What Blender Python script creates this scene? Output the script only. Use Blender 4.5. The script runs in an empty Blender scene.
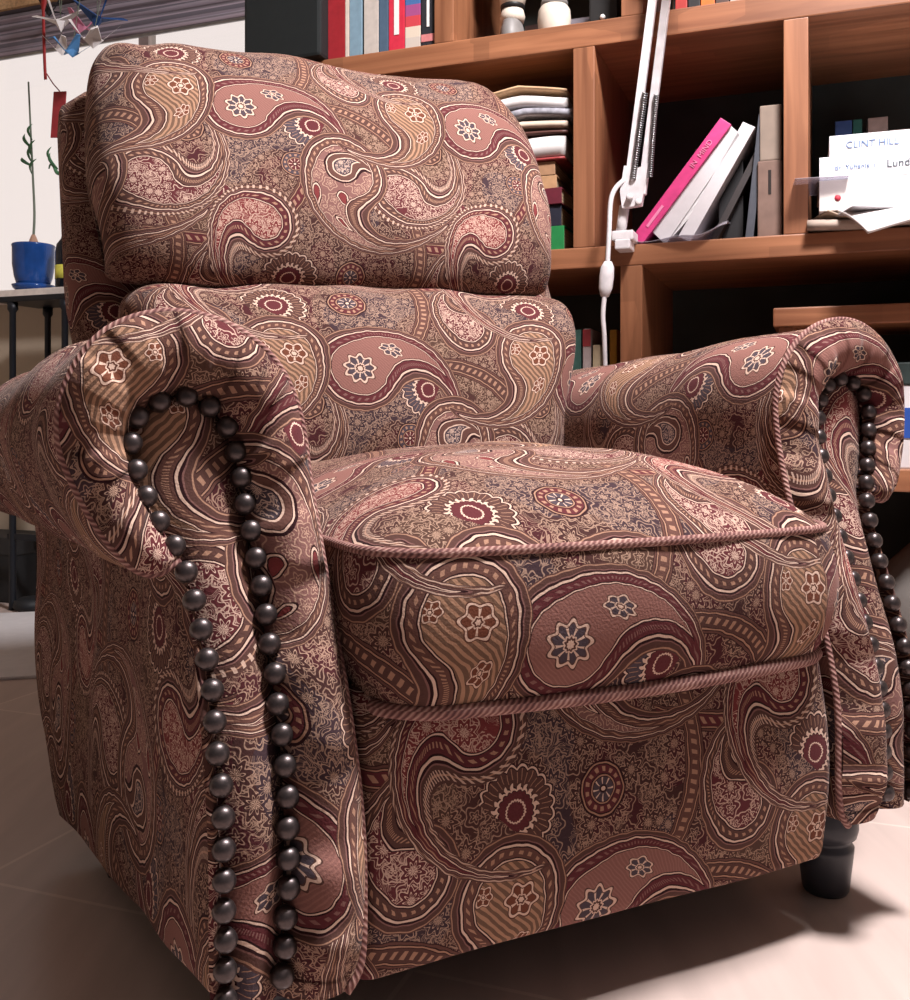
import bpy, bmesh, math, random
from mathutils import Vector, Matrix, noise
random.seed(4)
C = bpy.context.scene.collection
R = math.radians
# ------------------------------------------------------------------ node expressions
class X:
    """a float socket with arithmetic that writes Math nodes"""
    def __init__(self, nt, s): self.nt, self.s = nt, s
    def _m(self, op, *a):
        n = self.nt.nodes.new('ShaderNodeMath'); n.operation = op
        for i, v in enumerate((self,) + a):
            if isinstance(v, X): self.nt.links.new(v.s, n.inputs[i])
            else: n.inputs[i].default_value = float(v)
        return X(self.nt, n.outputs[0])
    def __add__(self, o): return self._m('ADD', o)
    def __radd__(self, o): return self._m('ADD', o)
    def __sub__(self, o): return self._m('SUBTRACT', o)
    def __rsub__(self, o): return (self * -1.0)._m('ADD', o)
    def __mul__(self, o): return self._m('MULTIPLY', o)
    def __rmul__(self, o): return self._m('MULTIPLY', o)
    def __truediv__(self, o): return self._m('DIVIDE', o)
    def gt(self, v): return self._m('GREATER_THAN', v)
    def lt(self, v): return self._m('LESS_THAN', v)
    def abs(self): return self._m('ABSOLUTE')
    def sin(self): return self._m('SINE')
    def cos(self): return self._m('COSINE')
    def sqrt(self): return self._m('SQRT')
    def frac(self): return self._m('FRACT')
    def round(self): return self._m('ROUND')
    def max(self, v): return self._m('MAXIMUM', v)
    def min(self, v): return self._m('MINIMUM', v)
    def wrap(self, h): return self._m('WRAP', h, -h)
    def atan2(self, o): return self._m('ARCTAN2', o)
    def madd(self, a, b): return self._m('MULTIPLY_ADD', a, b)

def sl(c):
    return tuple(((v / 255) / 12.92 if v / 255 < 0.04045 else ((v / 255 + 0.055) / 1.055) ** 2.4) for v in c) + (1.0,)

def length(x, y): return (x * x + y * y).sqrt()

def ramp(nt, x, stops, lo, hi):
    """stops: (value, colour) - the colour holds from its value up to the next"""
    f = (x - lo) / (hi - lo)
    n = nt.nodes.new('ShaderNodeValToRGB'); n.color_ramp.interpolation = 'CONSTANT'
    e = n.color_ramp.elements
    st = sorted(stops)
    e[0].position = 0.0; e[0].color = st[0][1]
    e[1].position = min(1, max(0.0, (st[1][0] - lo) / (hi - lo))); e[1].color = st[1][1]
    for v, c in st[2:]:
        k = e.new(min(1, max(0, (v - lo) / (hi - lo)))); k.color = c
    nt.links.new(f.s, n.inputs[0])
    return n.outputs[0]

def mix(nt, a, b, f):
    n = nt.nodes.new('ShaderNodeMix'); n.data_type = 'RGBA'
    for i, v in ((6, a), (7, b)):
        if isinstance(v, tuple): n.inputs[i].default_value = v
        else: nt.links.new(v, n.inputs[i])
    if isinstance(f, X): nt.links.new(f.s, n.inputs[0])
    else: n.inputs[0].default_value = f
    return n.outputs[2]

CREAM = sl((222, 192, 172)); TAN = sl((172, 134, 112)); GOLD = sl((160, 122, 88)); DARK = sl((54, 34, 36))
RED = sl((126, 62, 62)); WINE = sl((98, 52, 55)); ROSE = sl((134, 98, 92)); SLATE = sl((84, 74, 80))
BROWN = sl((104, 74, 66)); OLIVE = sl((118, 92, 76)); PINK = sl((196, 140, 134)); MUD = sl((92, 66, 60))
PX, PY, SHEAR = 0.44, 0.46, 0.17

def fabric_group():
    g = bpy.data.node_groups.new('paisley_weave', 'ShaderNodeTree')
    g.interface.new_socket('Vector', in_out='INPUT', socket_type='NodeSocketVector')
    g.interface.new_socket('Normal', in_out='INPUT', socket_type='NodeSocketVector')
    g.interface.new_socket('Tint', in_out='INPUT', socket_type='NodeSocketColor')
    g.interface.new_socket('Shader', in_out='OUTPUT', socket_type='NodeSocketShader')
    gi = g.nodes.new('NodeGroupInput'); go = g.nodes.new('NodeGroupOutput')
    sep = g.nodes.new('ShaderNodeSeparateXYZ'); g.links.new(gi.outputs[0], sep.inputs[0])
    # the hand-drawn wobble of the printed lines
    nz = g.nodes.new('ShaderNodeTexNoise'); nz.noise_dimensions = '2D'; nz.inputs['Scale'].default_value = 85; nz.inputs['Detail'].default_value = 0
    g.links.new(gi.outputs[0], nz.inputs['Vector'])
    sc = g.nodes.new('ShaderNodeSeparateColor'); g.links.new(nz.outputs['Color'], sc.inputs[0])
    px = X(g, sep.outputs[0]) * 1.15; py = X(g, sep.outputs[1]) * 1.15
    wx = px + (X(g, sc.outputs[0]) - 0.5) * 0.0028; wy = py + (X(g, sc.outputs[1]) - 0.5) * 0.0028

    def comb(x, y):
        n = g.nodes.new('ShaderNodeCombineXYZ'); g.links.new(x.s, n.inputs[0]); g.links.new(y.s, n.inputs[1]); return n.outputs[0]
    wv = comb(wx, wy)

    def rosettes(scale, rnd=0.85, petals=5):
        v = g.nodes.new('ShaderNodeTexVoronoi'); v.voronoi_dimensions = '2D'; v.inputs['Scale'].default_value = scale
        v.inputs['Randomness'].default_value = rnd; g.links.new(wv, v.inputs['Vector'])
        s = g.nodes.new('ShaderNodeVectorMath'); s.operation = 'SUBTRACT'
        g.links.new(wv, s.inputs[0]); g.links.new(v.outputs['Position'], s.inputs[1])
        q = g.nodes.new('ShaderNodeSeparateXYZ'); g.links.new(s.outputs[0], q.inputs[0])
        a = X(g, q.outputs[0]).atan2(X(g, q.outputs[1]))
        r = X(g, v.outputs['Distance'])
        c = g.nodes.new('ShaderNodeSeparateColor'); g.links.new(v.outputs['Color'], c.inputs[0])
        rnd_ = X(g, c.outputs[0])
        rr = r + ((a + rnd_ * 6.0) * petals).cos() * 0.07
        return rr, rnd_, r, a
    rr, rn, _, _ = rosettes(40)
    fil_a = ramp(g, rr, [(0, (1, 1, 1, 1)), (.08, (0, 0, 0, 1)), (.2, (.8, .8, .8, 1)), (.265, (.0, .0, .0, 1)), (.44, (.9, .9, .9, 1)), (.505, (0, 0, 0, 1))], 0, 1)
    n2 = g.nodes.new('ShaderNodeTexNoise'); n2.noise_dimensions = '2D'; n2.inputs['Scale'].default_value = 62
    n2.inputs['Detail'].default_value = 0; n2.inputs['Distortion'].default_value = 1.2; g.links.new(gi.outputs[0], n2.inputs['Vector'])
    cl = (X(g, n2.outputs[0]) * 7.0).frac()
    curl = (cl - 0.5).abs().lt(0.13)                       # curling hair lines
    rb, rb_n, _, _ = rosettes(24, 0.9, 8)
    fil_b = ramp(g, rb, [(0, (1, 1, 1, 1)), (.06, (0, 0, 0, 1)), (.13, (1, 1, 1, 1)), (.165, (0, 0, 0, 1)), (.30, (.9, .9, .9, 1)), (.335, (0, 0, 0, 1)), (.40, (.7, .7, .7, 1)), (.425, (0, 0, 0, 1))], 0, 1)
    fil = X(g, fil_a).max(curl * rn.gt(0.35) * 0.85) * rb.gt(.34) * 0.8
    fil = fil.max(X(g, fil_b))
    fine = X(g, fil_a) * 0.9
    # broad patches of ground colour
    n3 = g.nodes.new('ShaderNodeTexNoise'); n3.noise_dimensions = '2D'; n3.inputs['Scale'].default_value = 7; n3.inputs['Detail'].default_value = 1
    g.links.new(gi.outputs[0], n3.inputs['Vector'])
    ground = ramp(g, X(g, n3.outputs[0]), [(0, SLATE), (.40, MUD), (.5, WINE), (.6, BROWN), (.68, OLIVE)], 0, 1)
    col = mix(g, ground, sl((58, 36, 38)), 0.6)
    col = mix(g, col, sl((206, 172, 148)), fil * 0.74)

    def local(cx, cy, rot):
        dy = wy - cy; row = (dy / PY).round(); dy = dy - row * PY
        dx = (wx - cx + row * SHEAR).wrap(PX / 2)
        c, s = math.cos(math.radians(rot)), math.sin(math.radians(rot))
        return dx * c + dy * s, dy * c - dx * s

    def drop(x, y, R, r2, H, bend):
        if bend:
            an = (length(x, y) - R * .75).max(0.0) * bend; c = an.cos(); s = an.sin()
            x, y = x * c - y * s, x * s + y * c
        b = (R - r2) / H; a = math.sqrt(1 - b * b)
        ax = x.abs(); k = ax * (-b) + y * a
        d1 = length(x, y) - R; d2 = length(x, y - H) - r2; d3 = ax * a + y * b - R
        lo = k.lt(0.0); hi = k.gt(a * H)
        d = d3 + lo * (d1 - d3) + hi * (d2 - d3)
        return d, x, y

    def flower(col, x, y, cx, cy, r, n, dark, petal, mask=None, sq=1.0):
        fx = x - cx; fy = (y - cy) * sq; a = fx.atan2(fy)
        q = length(fx, fy) / ((a * n).cos() * (0.13 * r) + r)
        c = ramp(g, q, [(0, CREAM), (.16, dark), (.27, CREAM), (.34, petal), (.80, dark), (.86, CREAM), (1.0, dark), (1.09, dark)], 0, 1.2)
        spokes = (a * n).cos().lt(-0.72) * q.gt(.34) * q.lt(.8)
        c = mix(g, c, CREAM, spokes)
        m = q.lt(1.08)
        return mix(g, col, c, m if mask is None else m * mask)


    layers = []                                           # (mask, colour) from the bottom motif to the topmost
    def boteh(cx, cy, rot, R, H, bend, fill, band, r2=0.006, style='', ticks=0, edge=CREAM, dot=TAN):
        x0, y0 = local(cx, cy, rot)
        d, x, y = drop(x0, y0, R, r2, H, bend)
        a = x.atan2(y - H * 0.35)
        stops = [(-1, fill), (-.0222, DARK), (-.0212, edge), (-.0196, DARK), (-.0182, band), (-.0074, DARK), (-.0062, edge), (-.0036, DARK), (-.0012, ROSE), (.0004, MUD), (.0056, TAN), (.0069, MUD)]
        c = ramp(g, d, stops, -.06, .03)
        bm = d.gt(-.0148) * d.lt(-.0104)
        c = mix(g, c, dot, bm * (a * round(R * 950)).sin().gt(0.25))
        inside = d.lt(-.0225)
        if style == 'fil':
            c = mix(g, c, edge, inside * fil)
        elif style == 'stripe':
            st = ((x * 0.9 + y * 0.35) * 850.0).sin().gt(0.1)
            c = mix(g, c, sl((176, 138, 112)), inside * st)
            for (fx, fy, fr) in ((-.012, .010, .019), (.002, .060, .012), (.026, -.022, .011)):
                c = flower(c, x, y, fx, fy, fr, 6, sl((92, 58, 48)), sl((116, 72, 56)), inside)
        elif style == 'plain':
            c = mix(g, c, sl((176, 128, 114)), inside * (y * 1500).sin().gt(0.4) * 0.3)
            c = flower(c, x, y, 0, 0, R * .36, 9, MUD, SLATE, inside)
            c = flower(c, x, y, .004, R * 1.0, R * .22, 7, MUD, SLATE, inside)
        elif style == 'curl':
            c = mix(g, c, sl((198, 164, 142)), inside * fine)
            e, ex, ey = drop((x - R * .12) * -1.0, (y + R * .02) * -1.0, R * .44, .004, R * .9, 22.0)
            c2 = ramp(g, e, [(-1, SLATE), (-.018, DARK), (-.0168, CREAM), (-.0146, BROWN), (-.0065, DARK), (-.0052, CREAM), (-.003, DARK)], -.05, .02)
            c2 = mix(g, c2, CREAM, e.lt(-.019) * fil)
            c = mix(g, c, c2, inside * e.lt(.0008))
            for (fx, fy, rt, fr) in ((-R * .40, R * .62, 25, R * .15), (R * .30, R * .92, -20, R * .15), (-R * .12, R * 1.35, 5, R * .11)):
                ca, sa = math.cos(math.radians(rt)), math.sin(math.radians(rt))
                ux, uy = x - fx, y - fy
                e2, _, _ = drop(ux * ca + uy * sa, uy * ca - ux * sa, fr, .002, fr * 1.8, 0)
                c = mix(g, c, ramp(g, e2, [(-1, RED), (-.0045, DARK), (-.0032, CREAM), (-.0008, DARK)], -.02, .01), inside * e2.lt(.001))
        mask = d.lt(.0086)
        if ticks:
            tm = d.gt(.0035) * d.lt(.0105) * (a * ticks).sin().gt(0.35)
            c = mix(g, c, edge, tm * 0.8)
            mask = d.lt(.0125)
        layers.append((mask, c))

    def fan(cx, cy, rot, r, n, fill):
        x, y = local(cx, cy, rot)
        a = x.atan2(y); q = length(x, y) / ((a * n).sin().abs() * (.10 * r) + r * .92)
        c = ramp(g, q, [(0, WINE), (.22, CREAM), (.26, WINE), (.44, DARK), (.46, CREAM), (.51, DARK), (.55, fill), (.91, DARK), (.94, CREAM), (.99, DARK)], 0, 1.1)
        c = mix(g, c, CREAM, q.gt(.51) * q.lt(.60) * (a * n * 2).sin().gt(0))
        c = mix(g, c, TAN, q.gt(.66) * q.lt(.9) * (a * n * 2).sin().abs().lt(.22))
        layers.append((q.lt(1.03) * y.gt(-.35 * r), c))

    def medal(cx, cy, r, n, inner, ring):
        x, y = local(cx, cy, 0)
        a = x.atan2(y); q = length(x, y) / r
        c = ramp(g, q, [(0, CREAM), (.08, DARK), (.14, inner), (.42, DARK), (.45, TAN), (.50, DARK), (.54, ring), (.82, DARK), (.86, TAN), (.92, DARK)], 0, 1.1)
        c = mix(g, c, CREAM, q.gt(.18) * q.lt(.42) * (a * 4).sin().abs().lt(.3))
        c = mix(g, c, TAN, q.gt(.60) * q.lt(.76) * (a * n).sin().gt(.15))
        layers.append((q.lt(1.0), c))

    def ribbon(x0, y0, rot, k, w, c0):
        x, y = local(x0, y0, rot)
        d = (y - x * x * k).abs()
        c = ramp(g, d, [(0, c0), (w * .50, DARK), (w * .56, TAN), (w * .68, DARK), (w * .76, BROWN), (w * .93, DARK)], 0, w * 1.1)
        c = mix(g, c, TAN, d.lt(w * .28) * (x * 560).sin().gt(.2))
        layers.append((d.lt(w) * x.abs().lt(.17), c))

    ribbon(.08, .04, 28, 3.0, .016, WINE)
    ribbon(.32, .27, -35, -3.2, .016, MUD)
    ribbon(.20, .40, 75, 2.5, .014, BROWN)
    medal(.075, .425, .032, 14, SLATE, WINE)
    medal(.235, .065, .036, 16, RED, WINE)
    medal(.415, .235, .030, 13, WINE, MUD)
    medal(.150, .170, .026, 12, WINE, SLATE)
    fan(.19, .255, 62, .052, 10, SLATE)
    fan(.40, .42, -40, .050, 10, MUD)
    fan(.01, .105, 150, .046, 9, SLATE)
    boteh(.275, .375, 62, .050, .13, 16, WINE, MUD, style='fil')
    boteh(.345, .135, -150, .060, .17, -16, WINE, MUD, style='fil', ticks=70)
    boteh(.070, .290, -48, .068, .20, 7.5, sl((138, 98, 90)), WINE, style='plain', dot=ROSE)
    boteh(.240, .165, 135, .074, .21, -12, ROSE, BROWN, style='curl')
    boteh(.395, .325, 205, .064, .18, 10, OLIVE, BROWN, style='stripe')
    boteh(.085, .060, 62, .052, .17, -17, RED, WINE, style='fil', ticks=64)
    tint = gi.outputs['Tint']
    def shade(c):
        b = g.nodes.new('ShaderNodeBsdfDiffuse')
        m = g.nodes.new('ShaderNodeMix'); m.data_type = 'RGBA'; m.blend_type = 'MULTIPLY'; m.inputs[0].default_value = 1.0
        g.links.new(c, m.inputs[6]); g.links.new(tint, m.inputs[7]); g.links.new(m.outputs[2], b.inputs['Color'])
        g.links.new(gi.outputs['Normal'], b.inputs['Normal']); return b.outputs[0]
    top = shade(col)
    for mask, c in layers:
        n = g.nodes.new('ShaderNodeMixShader')
        g.links.new(mask.s, n.inputs[0]); g.links.new(top, n.inputs[1]); g.links.new(shade(c), n.inputs[2]); top = n.outputs[0]
    g.links.new(top, go.inputs[0])
    return g
# ------------------------------------------------------------------ helpers
def link(name, me, mat, parent=None):
    o = bpy.data.objects.new(name, me); C.objects.link(o)
    if mat:
        for m in (mat if isinstance(mat, (list, tuple)) else [mat]): me.materials.append(m)
    if parent: o.parent = parent
    return o

def tag(o, label, cat, group=None, kind=None):
    o['label'] = label; o['category'] = cat
    if group: o['group'] = group
    if kind: o['kind'] = kind
    return o

def thing(name, label, cat, loc=(0, 0, 0), rz=0.0, group=None, mw=None):
    o = bpy.data.objects.new(name, None); C.objects.link(o); o.empty_display_size = .05
    if mw is not None: o.matrix_world = mw
    else: o.location = loc; o.rotation_euler = (0, 0, rz)
    return tag(o, label, cat, group)

def smooth(me, on=True):
    me.polygons.foreach_set('use_smooth', [on] * len(me.polygons))

def grid(name, rows, mat, parent=None, cu=False, cv=False, uv=None, off=(0, 0), flip=False, caps=False):
    """rows[j][i] of points -> one smooth mesh; uv[j][i] in metres (default: arc lengths along the mid row and column)"""
    nj, ni = len(rows), len(rows[0])
    if uv is None:
        mj, mi = nj // 2, ni // 2
        us, vs = [0.0], [0.0]
        for i in range(1, ni + (1 if cu else 0)): us.append(us[-1] + (Vector(rows[mj][i % ni]) - Vector(rows[mj][i - 1])).length)
        for j in range(1, nj + (1 if cv else 0)): vs.append(vs[-1] + (Vector(rows[j % nj][mi]) - Vector(rows[j - 1][mi])).length)
        U = lambda j, i: (us[i], vs[j])
    else:
        U = lambda j, i: uv[j][i]
    verts = [tuple(p) for r in rows for p in r]
    faces, luv = [], []
    for j in range(nj - (0 if cv else 1)):
        for i in range(ni - (0 if cu else 1)):
            q = [(j, i), (j, i + 1), (j + 1, i + 1), (j + 1, i)]
            if flip: q = q[::-1]
            faces.append([(a % nj) * ni + (b % ni) for a, b in q]); luv += [U(a, b) for a, b in q]
    if caps:
        for j in ((nj - 1,) if caps == 'end' else (0, nj - 1)):
            f = [j * ni + i for i in range(ni)]
            if (j == 0) != flip: f = f[::-1]
            faces.append(f); luv += [(verts[v][0], verts[v][2]) for v in f]
    me = bpy.data.meshes.new(name); me.from_pydata(verts, [], faces)
    l = me.uv_layers.new(name='UVMap')
    flat = []
    for a, b in luv: flat += [a + off[0], b + off[1]]
    l.data.foreach_set('uv', flat)
    smooth(me); me.update()
    return link(name, me, mat, parent)

def bm_obj(name, bm, mat, parent=None, sm=False):
    bmesh.ops.recalc_face_normals(bm, faces=bm.faces)
    me = bpy.data.meshes.new(name); bm.to_mesh(me); bm.free()
    if sm: smooth(me)
    return link(name, me, mat, parent)

def add_box(bm, x0, x1, y0, y1, z0, z1, M=None, bevel=0.0, mi=0):
    b = bmesh.new()
    vs = [b.verts.new((x, y, z)) for x in (x0, x1) for y in (y0, y1) for z in (z0, z1)]
    for f in ((0, 1, 3, 2), (4, 6, 7, 5), (0, 4, 5, 1), (2, 3, 7, 6), (0, 2, 6, 4), (1, 5, 7, 3)):
        b.faces.new([vs[i] for i in f])
    bmesh.ops.recalc_face_normals(b, faces=b.faces)
    if bevel: bmesh.ops.bevel(b, geom=b.edges[:], offset=bevel, segments=2, affect='EDGES', profile=.6)
    if M is not None: b.transform(M)
    tmp = bpy.data.meshes.new('tmp'); b.to_mesh(tmp); b.free()
    n0 = len(bm.faces); bm.from_mesh(tmp); bpy.data.meshes.remove(tmp)
    bm.faces.ensure_lookup_table()
    for f in bm.faces[n0:]: f.material_index = mi
    return bm

def box(name, mat, parent, x0, x1, y0, y1, z0, z1, bevel=0.002, M=None):
    return bm_obj(name, add_box(bmesh.new(), x0, x1, y0, y1, z0, z1, M, bevel), mat, parent)

def lathe(name, prof, mat, parent=None, n=32, M=None, sm=True):
    bm = bmesh.new(); rings = []
    for r, z in prof: rings.append([bm.verts.new((r * math.cos(2 * math.pi * i / n), r * math.sin(2 * math.pi * i / n), z)) for i in range(n)])
    for a, b in zip(rings, rings[1:]):
        for i in range(n): bm.faces.new((a[i], a[(i + 1) % n], b[(i + 1) % n], b[i]))
    bm.faces.new(rings[0][::-1]); bm.faces.new(rings[-1])
    bmesh.ops.remove_doubles(bm, verts=bm.verts, dist=1e-5)
    if M is not None: bm.transform(M)
    o = bm_obj(name, bm, mat, parent, sm)
    return o

def catmull(pts, n, closed=False):
    P = [Vector(p) for p in pts]; out = []; m = len(P)
    for i in range(m if closed else m - 1):
        if closed: p0, p1, p2, p3 = P[i - 1], P[i], P[(i + 1) % m], P[(i + 2) % m]
        else: p0, p1, p2, p3 = P[max(i - 1, 0)], P[i], P[i + 1], P[min(i + 2, m - 1)]
        for k in range(n):
            t = k / n
            out.append(.5 * ((2 * p1) + (p2 - p0) * t + (2 * p0 - 5 * p1 + 4 * p2 - p3) * t * t + (3 * p1 - p0 - 3 * p2 + p3) * t ** 3))
    if not closed: out.append(P[-1].copy())
    return out

def resample(pts, step=None, n=None, closed=False):
    P = list(pts) + ([pts[0]] if closed else [])
    L = [0.0]
    for a, b in zip(P, P[1:]): L.append(L[-1] + (b - a).length)
    if n is None: n = max(2, round(L[-1] / step) + 1)
    out = []; k = 0
    for i in range(n):
        d = L[-1] * i / (n if closed else n - 1)
        while k < len(L) - 2 and L[k + 1] < d: k += 1
        s = L[k + 1] - L[k]
        out.append(P[k].lerp(P[k + 1], 0 if s == 0 else (d - L[k]) / s))
    return out

def tube(name, pts, r, mat, parent=None, n=10, closed=False, rf=None):
    P = [Vector(p) for p in pts]; m = len(P); rows, uv = [], []
    up = Vector((0.13, 0.21, 0.97)); L = 0; prev = None
    for i in range(m):
        a = P[i - 1] if (i > 0 or closed) else P[i]; b = P[(i + 1) % m] if (i < m - 1 or closed) else P[i]
        t = (b - a).normalized()
        if prev is None: x = t.cross(up).normalized()
        else:
            x = prev - t * prev.dot(t); x.normalize()
        prev = x; y = t.cross(x)
        if i: L += (P[i] - P[i - 1]).length
        rr = r if rf is None else r * rf(i / max(1, m - 1))
        rows.append([P[i] + x * (rr * math.cos(2 * math.pi * k / n)) + y * (rr * math.sin(2 * math.pi * k / n)) for k in range(n)])
        uv.append([(L, k / n * 6.2832 * r) for k in range(n + 1)])
    if closed: uv.append([(L + (P[0] - P[-1]).length, k / n * 6.2832 * r) for k in range(n + 1)])
    return grid(name, rows, mat, parent, cu=True, cv=closed, uv=uv, caps=not closed)

def sstep(a, b, x):
    t = min(1, max(0, (x - a) / (b - a))); return t * t * (3 - 2 * t)

def text(name, s, size, mat, parent, M, align='LEFT', ext=0.0003):
    cu = bpy.data.curves.new(name, 'FONT'); cu.body = s; cu.size = size; cu.extrude = ext; cu.align_x = align; cu.align_y = 'CENTER'
    cu.materials.append(mat)
    tmp = bpy.data.objects.new(name, cu); C.objects.link(tmp)
    me = bpy.data.meshes.new_from_object(tmp.evaluated_get(bpy.context.evaluated_depsgraph_get()))
    bpy.data.objects.remove(tmp); bpy.data.curves.remove(cu); me.name = name; me.materials.clear()
    o = link(name, me, mat, parent); o.matrix_local = M
    return o
# ------------------------------------------------------------------ materials
def newmat(name):
    m = bpy.data.materials.new(name); m.use_nodes = True
    return m, m.node_tree, m.node_tree.nodes['Principled BSDF']

def ND(nt, typ, **kw):
    n = nt.nodes.new(typ)
    for k, v in kw.items():
        if k in n.inputs: n.inputs[k].default_value = v
        else: setattr(n, k, v)
    return n

def plain(name, rgb, rough=.6, metal=0.0, var=.12, scale=40.0, bump=0.0, spec=.4):
    """one colour with a light procedural mottling"""
    m, nt, b = newmat(name)
    tc = ND(nt, 'ShaderNodeTexCoord'); nz = ND(nt, 'ShaderNodeTexNoise', Scale=scale, Detail=3.0)
    nt.links.new(tc.outputs['Object'], nz.inputs['Vector'])
    c = sl(rgb); r = ND(nt, 'ShaderNodeValToRGB')
    r.color_ramp.elements[0].position = .3; r.color_ramp.elements[1].position = .7
    r.color_ramp.elements[0].color = tuple(v * (1 - var) for v in c[:3]) + (1,)
    r.color_ramp.elements[1].color = tuple(min(1, v * (1 + var)) for v in c[:3]) + (1,)
    nt.links.new(nz.outputs[0], r.inputs[0]); nt.links.new(r.outputs[0], b.inputs['Base Color'])
    b.inputs['Roughness'].default_value = rough; b.inputs['Metallic'].default_value = metal
    b.inputs['Specular IOR Level'].default_value = spec
    if bump:
        bp = ND(nt, 'ShaderNodeBump', Strength=bump, Distance=.002); nt.links.new(nz.outputs[0], bp.inputs['Height']); nt.links.new(bp.outputs[0], b.inputs['Normal'])
    return m

def wood(name, dark, light, axis='X', rough=.42):
    m, nt, b = newmat(name)
    tc = ND(nt, 'ShaderNodeTexCoord'); mp = ND(nt, 'ShaderNodeMapping')
    s = {'X': (1.2, 26, 26), 'Z': (26, 26, 1.2)}[axis]
    mp.inputs['Scale'].default_value = s; nt.links.new(tc.outputs['Object'], mp.inputs[0])
    n1 = ND(nt, 'ShaderNodeTexNoise', Scale=1.6, Detail=5.0, Distortion=.6); nt.links.new(mp.outputs[0], n1.inputs['Vector'])
    mp2 = ND(nt, 'ShaderNodeMapping'); mp2.inputs['Scale'].default_value = (3.2, 9, 9) if axis == 'X' else (9, 9, 2.2)
    nt.links.new(tc.outputs['Object'], mp2.inputs[0])
    v = ND(nt, 'ShaderNodeTexVoronoi', Scale=1.0); v.distance = 'CHEBYCHEV'; nt.links.new(mp2.outputs[0], v.inputs['Vector'])
    sc = ND(nt, 'ShaderNodeSeparateColor'); nt.links.new(v.outputs['Color'], sc.inputs[0])
    r = ND(nt, 'ShaderNodeValToRGB'); r.color_ramp.elements[0].position = .28; r.color_ramp.elements[1].position = .74
    r.color_ramp.elements[0].color = sl(dark); r.color_ramp.elements[1].color = sl(light)
    nt.links.new(n1.outputs[0], r.inputs[0])
    hs = ND(nt, 'ShaderNodeHueSaturation'); nt.links.new(r.outputs[0], hs.inputs['Color'])
    k = ND(nt, 'ShaderNodeMath', operation='MULTIPLY_ADD'); k.inputs[1].default_value = .3; k.inputs[2].default_value = .84
    nt.links.new(sc.outputs[0], k.inputs[0]); nt.links.new(k.outputs[0], hs.inputs['Value'])
    nt.links.new(hs.outputs[0], b.inputs['Base Color']); b.inputs['Roughness'].default_value = rough
    return m

def fabric_mat():
    g = fabric_group()
    m = bpy.data.materials.new('paisley_upholstery'); m.use_nodes = True; nt = m.node_tree; nt.nodes.clear()
    uv = ND(nt, 'ShaderNodeUVMap'); uv.uv_map = 'UVMap'
    gr = ND(nt, 'ShaderNodeGroup'); gr.node_tree = g; gr.inputs['Tint'].default_value = (.84, .81, .82, 1)
    nt.links.new(uv.outputs[0], gr.inputs['Vector'])
    wv = ND(nt, 'ShaderNodeTexNoise', Scale=420.0, Detail=1.0); wv.noise_dimensions = '2D'; nt.links.new(uv.outputs[0], wv.inputs['Vector'])
    bp = ND(nt, 'ShaderNodeBump', Strength=.35, Distance=.0015); nt.links.new(wv.outputs[0], bp.inputs['Height'])
    nt.links.new(bp.outputs[0], gr.inputs['Normal'])
    sh = ND(nt, 'ShaderNodeBsdfSheen'); sh.inputs['Color'].default_value = (.8, .7, .68, 1); sh.inputs['Roughness'].default_value = .45
    nt.links.new(bp.outputs[0], sh.inputs['Normal'])
    mx = ND(nt, 'ShaderNodeMixShader'); mx.inputs[0].default_value = .08
    nt.links.new(gr.outputs[0], mx.inputs[1]); nt.links.new(sh.outputs[0], mx.inputs[2])
    out = ND(nt, 'ShaderNodeOutputMaterial'); nt.links.new(mx.outputs[0], out.inputs[0])
    return m

def welt_mat():
    """the twisted look of the piping cut from the same cloth"""
    m, nt, b = newmat('piping_cloth')
    uv = ND(nt, 'ShaderNodeUVMap'); uv.uv_map = 'UVMap'
    sp = ND(nt, 'ShaderNodeSeparateXYZ'); nt.links.new(uv.outputs[0], sp.inputs[0])
    x, y = X(nt, sp.outputs[0]), X(nt, sp.outputs[1])
    s = ((x + y * 0.8) * 1000.0).sin() * 0.5 + 0.5
    nz = ND(nt, 'ShaderNodeTexNoise', Scale=30.0, Detail=2.0); nt.links.new(uv.outputs[0], nz.inputs['Vector'])
    f = s * 0.55 + X(nt, nz.outputs[0]) * 0.9 - 0.25
    r = ND(nt, 'ShaderNodeValToRGB'); e = r.color_ramp.elements
    e[0].position = .12; e[0].color = sl((92, 62, 62)); e[1].position = .9; e[1].color = sl((178, 144, 134))
    k = e.new(.45); k.color = sl((132, 92, 86))
    nt.links.new(f.s, r.inputs[0]); nt.links.new(r.outputs[0], b.inputs['Base Color'])
    b.inputs['Roughness'].default_value = .9; b.inputs['Specular IOR Level'].default_value = .15
    bp = ND(nt, 'ShaderNodeBump', Strength=.5, Distance=.002); nt.links.new(s.s, bp.inputs['Height']); nt.links.new(bp.outputs[0], b.inputs['Normal'])
    return m

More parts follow.
